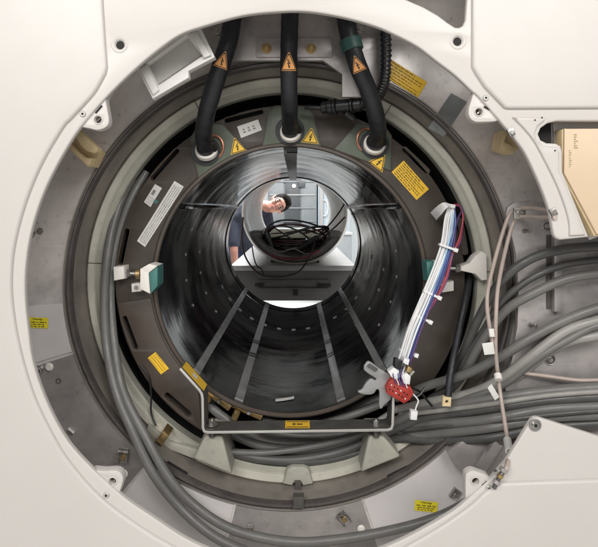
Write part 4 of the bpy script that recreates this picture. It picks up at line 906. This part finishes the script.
# back room furniture
def boxt(name, lab, cat, parts):
    t = thing(name, parts[0][1], lab, cat)
    for nm, c, s_, m in parts:
        b = MB(); b.box(c, s_, M[m], .005); b.build(nm, t)
def far(px, py, Y): return P(px, py, Y)
Yw = 6.6
x0, x1 = P(268, 0, Yw).x, P(317, 0, Yw).x
zt, zb_ = P(0, 170, Yw).z, P(0, 229, Yw).z
cabn = thing('wall_cabinet', ((x0 + x1) / 2, Yw, zb_), 'grey glazed wall cabinet with shelves in the room behind', 'cabinet')
b = MB(); b.box(((x0 + x1) / 2, Yw + .2, (zt + zb_) / 2), (x1 - x0, .4, zt - zb_), M['cab'], .01); b.build('carcass', cabn)
for k in range(3):
    xa = x0 + (x1 - x0) * (k + .04) / 3; xb = x0 + (x1 - x0) * (k + .96) / 3
    b = MB(); b.box(((xa + xb) / 2, Yw - .012, (zt + zb_) / 2), (xb - xa, .02, zt - zb_ - .06), M['cab' if k != 1 else 'cab2'], .004); b.build('door', cabn)
for k in range(4):
    z = zb_ + (zt - zb_) * (k + .6) / 4.5
    b = MB(); b.box(((x0 + x1) / 2, Yw - .03, z), (x1 - x0 - .05, .012, .02), M['carttop' if k == 2 else 'cab'], .002); b.build('shelf_edge', cabn)
b = MB(); b.box(P(301.5, 184, Yw - .04), (.10, .02, .10), M['cab2'], .004); b.build('vent', cabn)
glintm = mat('lit_glint', (1., .97, .9), .4, var=.01, emit=6.)  # glowing disc stands in for a reflected dot of light
lp = thing('cabinet_glint', P(294, 186, Yw - .06), 'small round glint on the cabinet front', 'glint')
b = MB(); q = P(294, 186, Yw - .024); b.cyl(q, q + Vector((0, -.03, 0)), .03, M['white'], 20); b.build('glint_rim', lp)
b = MB(); b.cyl(q + Vector((0, -.028, 0)), q + Vector((0, -.04, 0)), .022, glintm, 20); b.build('lens', lp)
xd0, xd1 = P(318, 0, Yw).x, P(350, 0, Yw).x
dr = thing('blue_door', ((xd0 + xd1) / 2, Yw, FLOOR), 'pale blue door in the wall behind the tube', 'door')
b = MB(); b.box(((xd0 + xd1) / 2, Yw + .2, .0), (xd1 - xd0, .4, 2.1), M['door'], .01); b.build('leaf', dr)
b = MB(); b.box((xd0 + .05, Yw - .02, .0), (.05, .05, 2.1), M['carttop'], .005); b.build('frame', dr)
b = MB(); b.loop([P(324 + 4 * math.cos(t * pi / 12), 208 + 8 * math.sin(t * pi / 12), Yw - .03) for t in range(24)], .008, M['white']); b.build('cord_loop', dr)
dk = thing('desk', (-.1, 5.9, FLOOR), 'grey desk with monitor base below the cabinet', 'desk')
zd = P(0, 229, 5.6).z
b = MB(); b.box((-.15, 5.9, zd - .02), (1.5, .6, .04), M['carttop'], .005); b.build('desktop', dk)
b = MB(); b.box((-.15, 5.95, (zd - .04 + FLOOR) / 2), (1.4, .5, zd - .04 - FLOOR), M['wall'], .005); b.build('pedestal', dk)  # coloured white to brighten the reflection along the top of the bore
bx = thing('storage_box', P(330, 238, 5.2), 'grey equipment case at right behind the tube', 'case')
b = MB(); b.box(P(336, 236, 5.2) + Vector((0, 0, -.45)), (.34, .4, .95), M['cab'], .02); b.build('body', bx)
b = MB(); b.box(P(336, 236, 5.2) + Vector((0, 0, .035)), (.36, .42, .03), M['carttop'], .01); b.build('lid', bx)

# ---------------------------------------------------------------- person
def cone_chain(b, p0, r0, p1, r1, m, n=6):
    p0, p1 = Vector(p0), Vector(p1)
    for i in range(n + 1):
        t = i / n; b.sphere(p0.lerp(p1, t), r0 + (r1 - r0) * t, m, 14)
def blob(segs, m, name, parent, vox=.009, sm=6, **kw):
    """segs of tapered limbs fused into one continuous skin"""
    me = bpy.data.meshes.new(name); b = MB()
    for s_ in segs:
        if s_[0] == 'e': b.sphere(s_[1], s_[2], m, 20, s_[3] if len(s_) > 3 else None)
        else:
            p0, r0, p1, r1 = s_
            n = max(2, int((Vector(p1) - Vector(p0)).length / (min(r0, r1) * .45))); cone_chain(b, p0, r0, p1, r1, m, n)
    o = b.build(name, parent, sharp=180, merge=False, **kw)
    md = o.modifiers.new('fuse', 'REMESH'); md.mode = 'VOXEL'; md.voxel_size = vox; md.use_smooth_shade = True
    m2 = o.modifiers.new('soft', 'SMOOTH'); m2.iterations = sm; m2.factor = .5
    bpy.context.view_layer.update()
    dg = bpy.context.evaluated_depsgraph_get(); nm = bpy.data.meshes.new_from_object(o.evaluated_get(dg))
    old = o.data; o.modifiers.clear(); o.data = nm; bpy.data.meshes.remove(old)
    if not nm.materials: nm.materials.append(m)
    for p in nm.polygons: p.use_smooth = True
    return o
PYY = 3.78
ps = thing('person', (-.45, PYY + .25, FLOOR), 'person in navy T-shirt and glasses leaning over to look through the bore', 'person')
V = Vector
pel = V((-.50, PYY + .34, -.10)); che = V((-.45, PYY + .10, .13)); nb_ = V((-.33, PYY + .0, .205))
hc = V((-.150, PYY - .06, .226)); up = V((.90, .05, .43)).normalized(); fw = V((.03, -1, -.06)); fw = (fw - up * fw.dot(up)).normalized(); rt = up.cross(fw)   # rt: along the eye line
HR = Matrix((rt, fw, up)).transposed()
def H(x, y, z): return hc + HR @ V((x, y, z))
shL = V((-.28, PYY + .03, .12)); shR = V((-.585, PYY + .06, .07))
elR = V((-.575, PYY - .03, -.22)); haR = V((-.56, PYY - .02, -.46)); elL = V((-.22, PYY + .0, -.15)); haL = V((-.26, PYY - .18, -.20))
def hand(root, d, side):
    d = V(d).normalized(); s_ = d.cross(V((0, 1, 0))).normalized(); n_ = d.cross(s_); out = [(root, .027, root + d * .07, .034)]
    for i, (o_, L_) in enumerate(((-.032, .062), (-.011, .074), (.011, .07), (.032, .055))):
        k = root + d * .085 + s_ * o_; k1 = k + d * L_ * .55 + n_ * .006; out += [(root + d * .05 + s_ * o_ * .8, .012, k, .010), (k, .0095, k1, .009), (k1, .009, k1 + d * L_ * .45 + n_ * .018, .0075)]
    tb_ = root + d * .025 - s_ * .03 * side; out += [(tb_, .014, tb_ + d * .03 - s_ * .025 * side, .011), (tb_ + d * .03 - s_ * .025 * side, .011, tb_ + d * .06 - s_ * .03 * side, .008)]
    return out
segs = [('e', H(0, 0, .012), (.077, .098, .100), HR), ('e', H(0, .022, -.055), (.058, .066, .062), HR), ('e', H(0, .068, -.085), (.024, .020, .020), HR),
        ('e', H(0, .088, -.012), (.017, .020, .030), HR), ('e', H(.035, .070, -.03), (.024, .02, .024), HR), ('e', H(-.035, .070, -.03), (.024, .02, .024), HR),
        ('e', H(.079, -.005, -.01), (.012, .022, .033), HR), ('e', H(-.079, -.005, -.01), (.012, .022, .033), HR), ('e', H(0, .086, -.058), (.026, .012, .008), HR), ('e', H(0, .085, .035), (.05, .014, .012), HR),
        (H(0, -.02, -.06), .056, nb_, .062), (nb_, .07, che, .11), (che, .12, pel, .12), (nb_, .06, shL, .055), (nb_, .06, shR, .055),
        (shR, .052, elR, .040), (elR, .040, haR, .027), (shL, .052, elL, .040), (elL, .040, haL, .027)] + hand(haR, haR - elR, 1) + hand(haL, (.3, -1, -.3), -1)
hipL, hipR = pel + V((.10, 0, -.04)), pel + V((-.10, 0, -.04))
knL, knR = V((-.38, PYY + .22, -.55)), V((-.60, PYY + .24, -.55)); anL, anR = V((-.36, PYY + .32, FLOOR + .08)), V((-.63, PYY + .32, FLOOR + .08))
segs += [(hipL, .085, knL, .055), (knL, .055, anL, .04), (hipR, .085, knR, .055), (knR, .055, anR, .04), (anL, .04, anL + V((.01, -.15, -.04)), .032), (anR, .04, anR + V((-.01, -.15, -.04)), .032)]
body = blob(segs, M['skin'], 'body', ps, .008, 4)
blob([(nb_ + V((-.02, 0, -.01)), .078, che, .135), (che, .140, pel, .135), (nb_, .074, shL, .072), (nb_, .074, shR, .072), (shR, .074, shR.lerp(elR, .74), .062), (shL, .074, shL.lerp(elL, .7), .062), (shL, .07, che, .12), (shR, .07, che, .12), (pel, .135, pel + V((0, 0, -.05)), .138)], M['navy'], 't_shirt', ps, .010, 5)
blob([(hipL, .098, knL, .068), (knL, .068, anL + V((0, 0, .03)), .056), (hipR, .098, knR, .068), (knR, .068, anR + V((0, 0, .03)), .056), (hipL, .1, hipR, .1), (pel, .125, pel + V((0, 0, -.06)), .125)], M['jeans'], 'trousers', ps, .011, 4)
for a_ in (anL, anR): blob([(a_ + V((0, .03, -.05)), .04, a_ + V((0, -.17, -.05)), .032)], M['rubber'], 'shoe', ps, .01, 3)
blob([('e', H(0, -.014, .034), (.086, .102, .096), HR), ('e', H(.0, .050, .092), (.066, .046, .030), HR), ('e', H(.062, -.01, .02), (.026, .06, .05), HR), ('e', H(-.062, -.01, .02), (.026, .06, .05), HR)], M['hair'], 'hair', ps, .008, 2)
# trim hair back from the face: a plain forehead patch is left by the ellipsoid offset
b = MB()
for s_ in (-1, 1):
    c = H(s_ * .033, .093, .004); b.loop([c + HR @ V((.028 * math.cos(t * pi / 10), -abs(math.cos(t * pi / 10)) * .006 * 1, .021 * math.sin(t * pi / 10))) for t in range(20)], .0036, M['bplast'], 8)
    b.tube([H(s_ * .060, .088, .008), H(s_ * .082, .06, .01), H(s_ * .084, -.01, .008)], .003, M['bplast'], 8)
b.tube([H(-.008, .100, .006), H(.008, .100, .006)], .003, M['bplast'], 8); b.build('glasses', ps)
for s_ in (-1, 1):
    b = MB(); b.sphere(H(s_ * .033, .080, .004), (.0118, .0118, .0118), M['gink'], 14); b.sphere(H(s_ * .033, .0885, .004), (.0075, .0055, .0062), M['bplast'], 12, HR); b.build('eye', ps)
b = MB(); b.sphere(H(0, .093, -.058), (.022, .007, .0045), mat('lips', (.38, .14, .12), .5), 14, HR); b.build('mouth', ps)

# ================================================================ light
def area(name, loc, target, size, power, col=(1, .975, .95), sy=None):
    li = bpy.data.lights.new(name, 'AREA'); li.energy = power; li.color = col; li.size = size
    if sy: li.shape = 'RECTANGLE'; li.size_y = sy
    o = bpy.data.objects.new(name, li); C.objects.link(o); o.location = loc
    o.rotation_euler = (Vector(target) - Vector(loc)).to_track_quat('-Z', 'Y').to_euler(); return o
area('ceiling_lamp', (-1.1, -2.9, 1.75), (-.2, -.2, 0), 1.6, 70, sy=1.0)
area('ceiling_lamp', (1.3, -2.8, 1.75), (.3, -.2, 0), 1.6, 64, sy=1.0)
area('front_fill', (-.3, -4.6, .1), (0, 0, 0), 3.0, 26, sy=1.8)  # unseen fill light added behind the camera to even out the cover
area('far_ceiling_lamp', (-.7, 4.2, 1.80), (-.7, 4.2, 0), 1.4, 165, (.97, .98, 1), sy=1.8)
area('far_ceiling_lamp', (1.2, 3.2, 1.80), (1.2, 3.2, 0), 1.4, 150, (.97, .98, 1), sy=1.8)
w = bpy.data.worlds.new('World'); bpy.context.scene.world = w; w.use_nodes = True
w.node_tree.nodes['Background'].inputs[0].default_value = (1, .98, .97, 1); w.node_tree.nodes['Background'].inputs[1].default_value = .16

# ================================================================ camera
cd = bpy.data.cameras.new('camera'); co = bpy.data.objects.new('camera', cd); C.objects.link(co)
co.location = CAM; co.rotation_euler = (pi / 2, 0, 0)
cd.sensor_width = 36; cd.lens = 36 * F / 598; cd.shift_x = (299 - VX) / 598; cd.shift_y = -(273.5 - VY) / 598
cd.clip_start = .01; cd.clip_end = 100
sc = bpy.context.scene; sc.camera = co
sc.render.engine = 'CYCLES'; sc.cycles.use_denoising = True; sc.cycles.max_bounces = 8
sc.view_settings.view_transform = 'Standard'; sc.view_settings.look = 'None'; sc.view_settings.exposure = 0
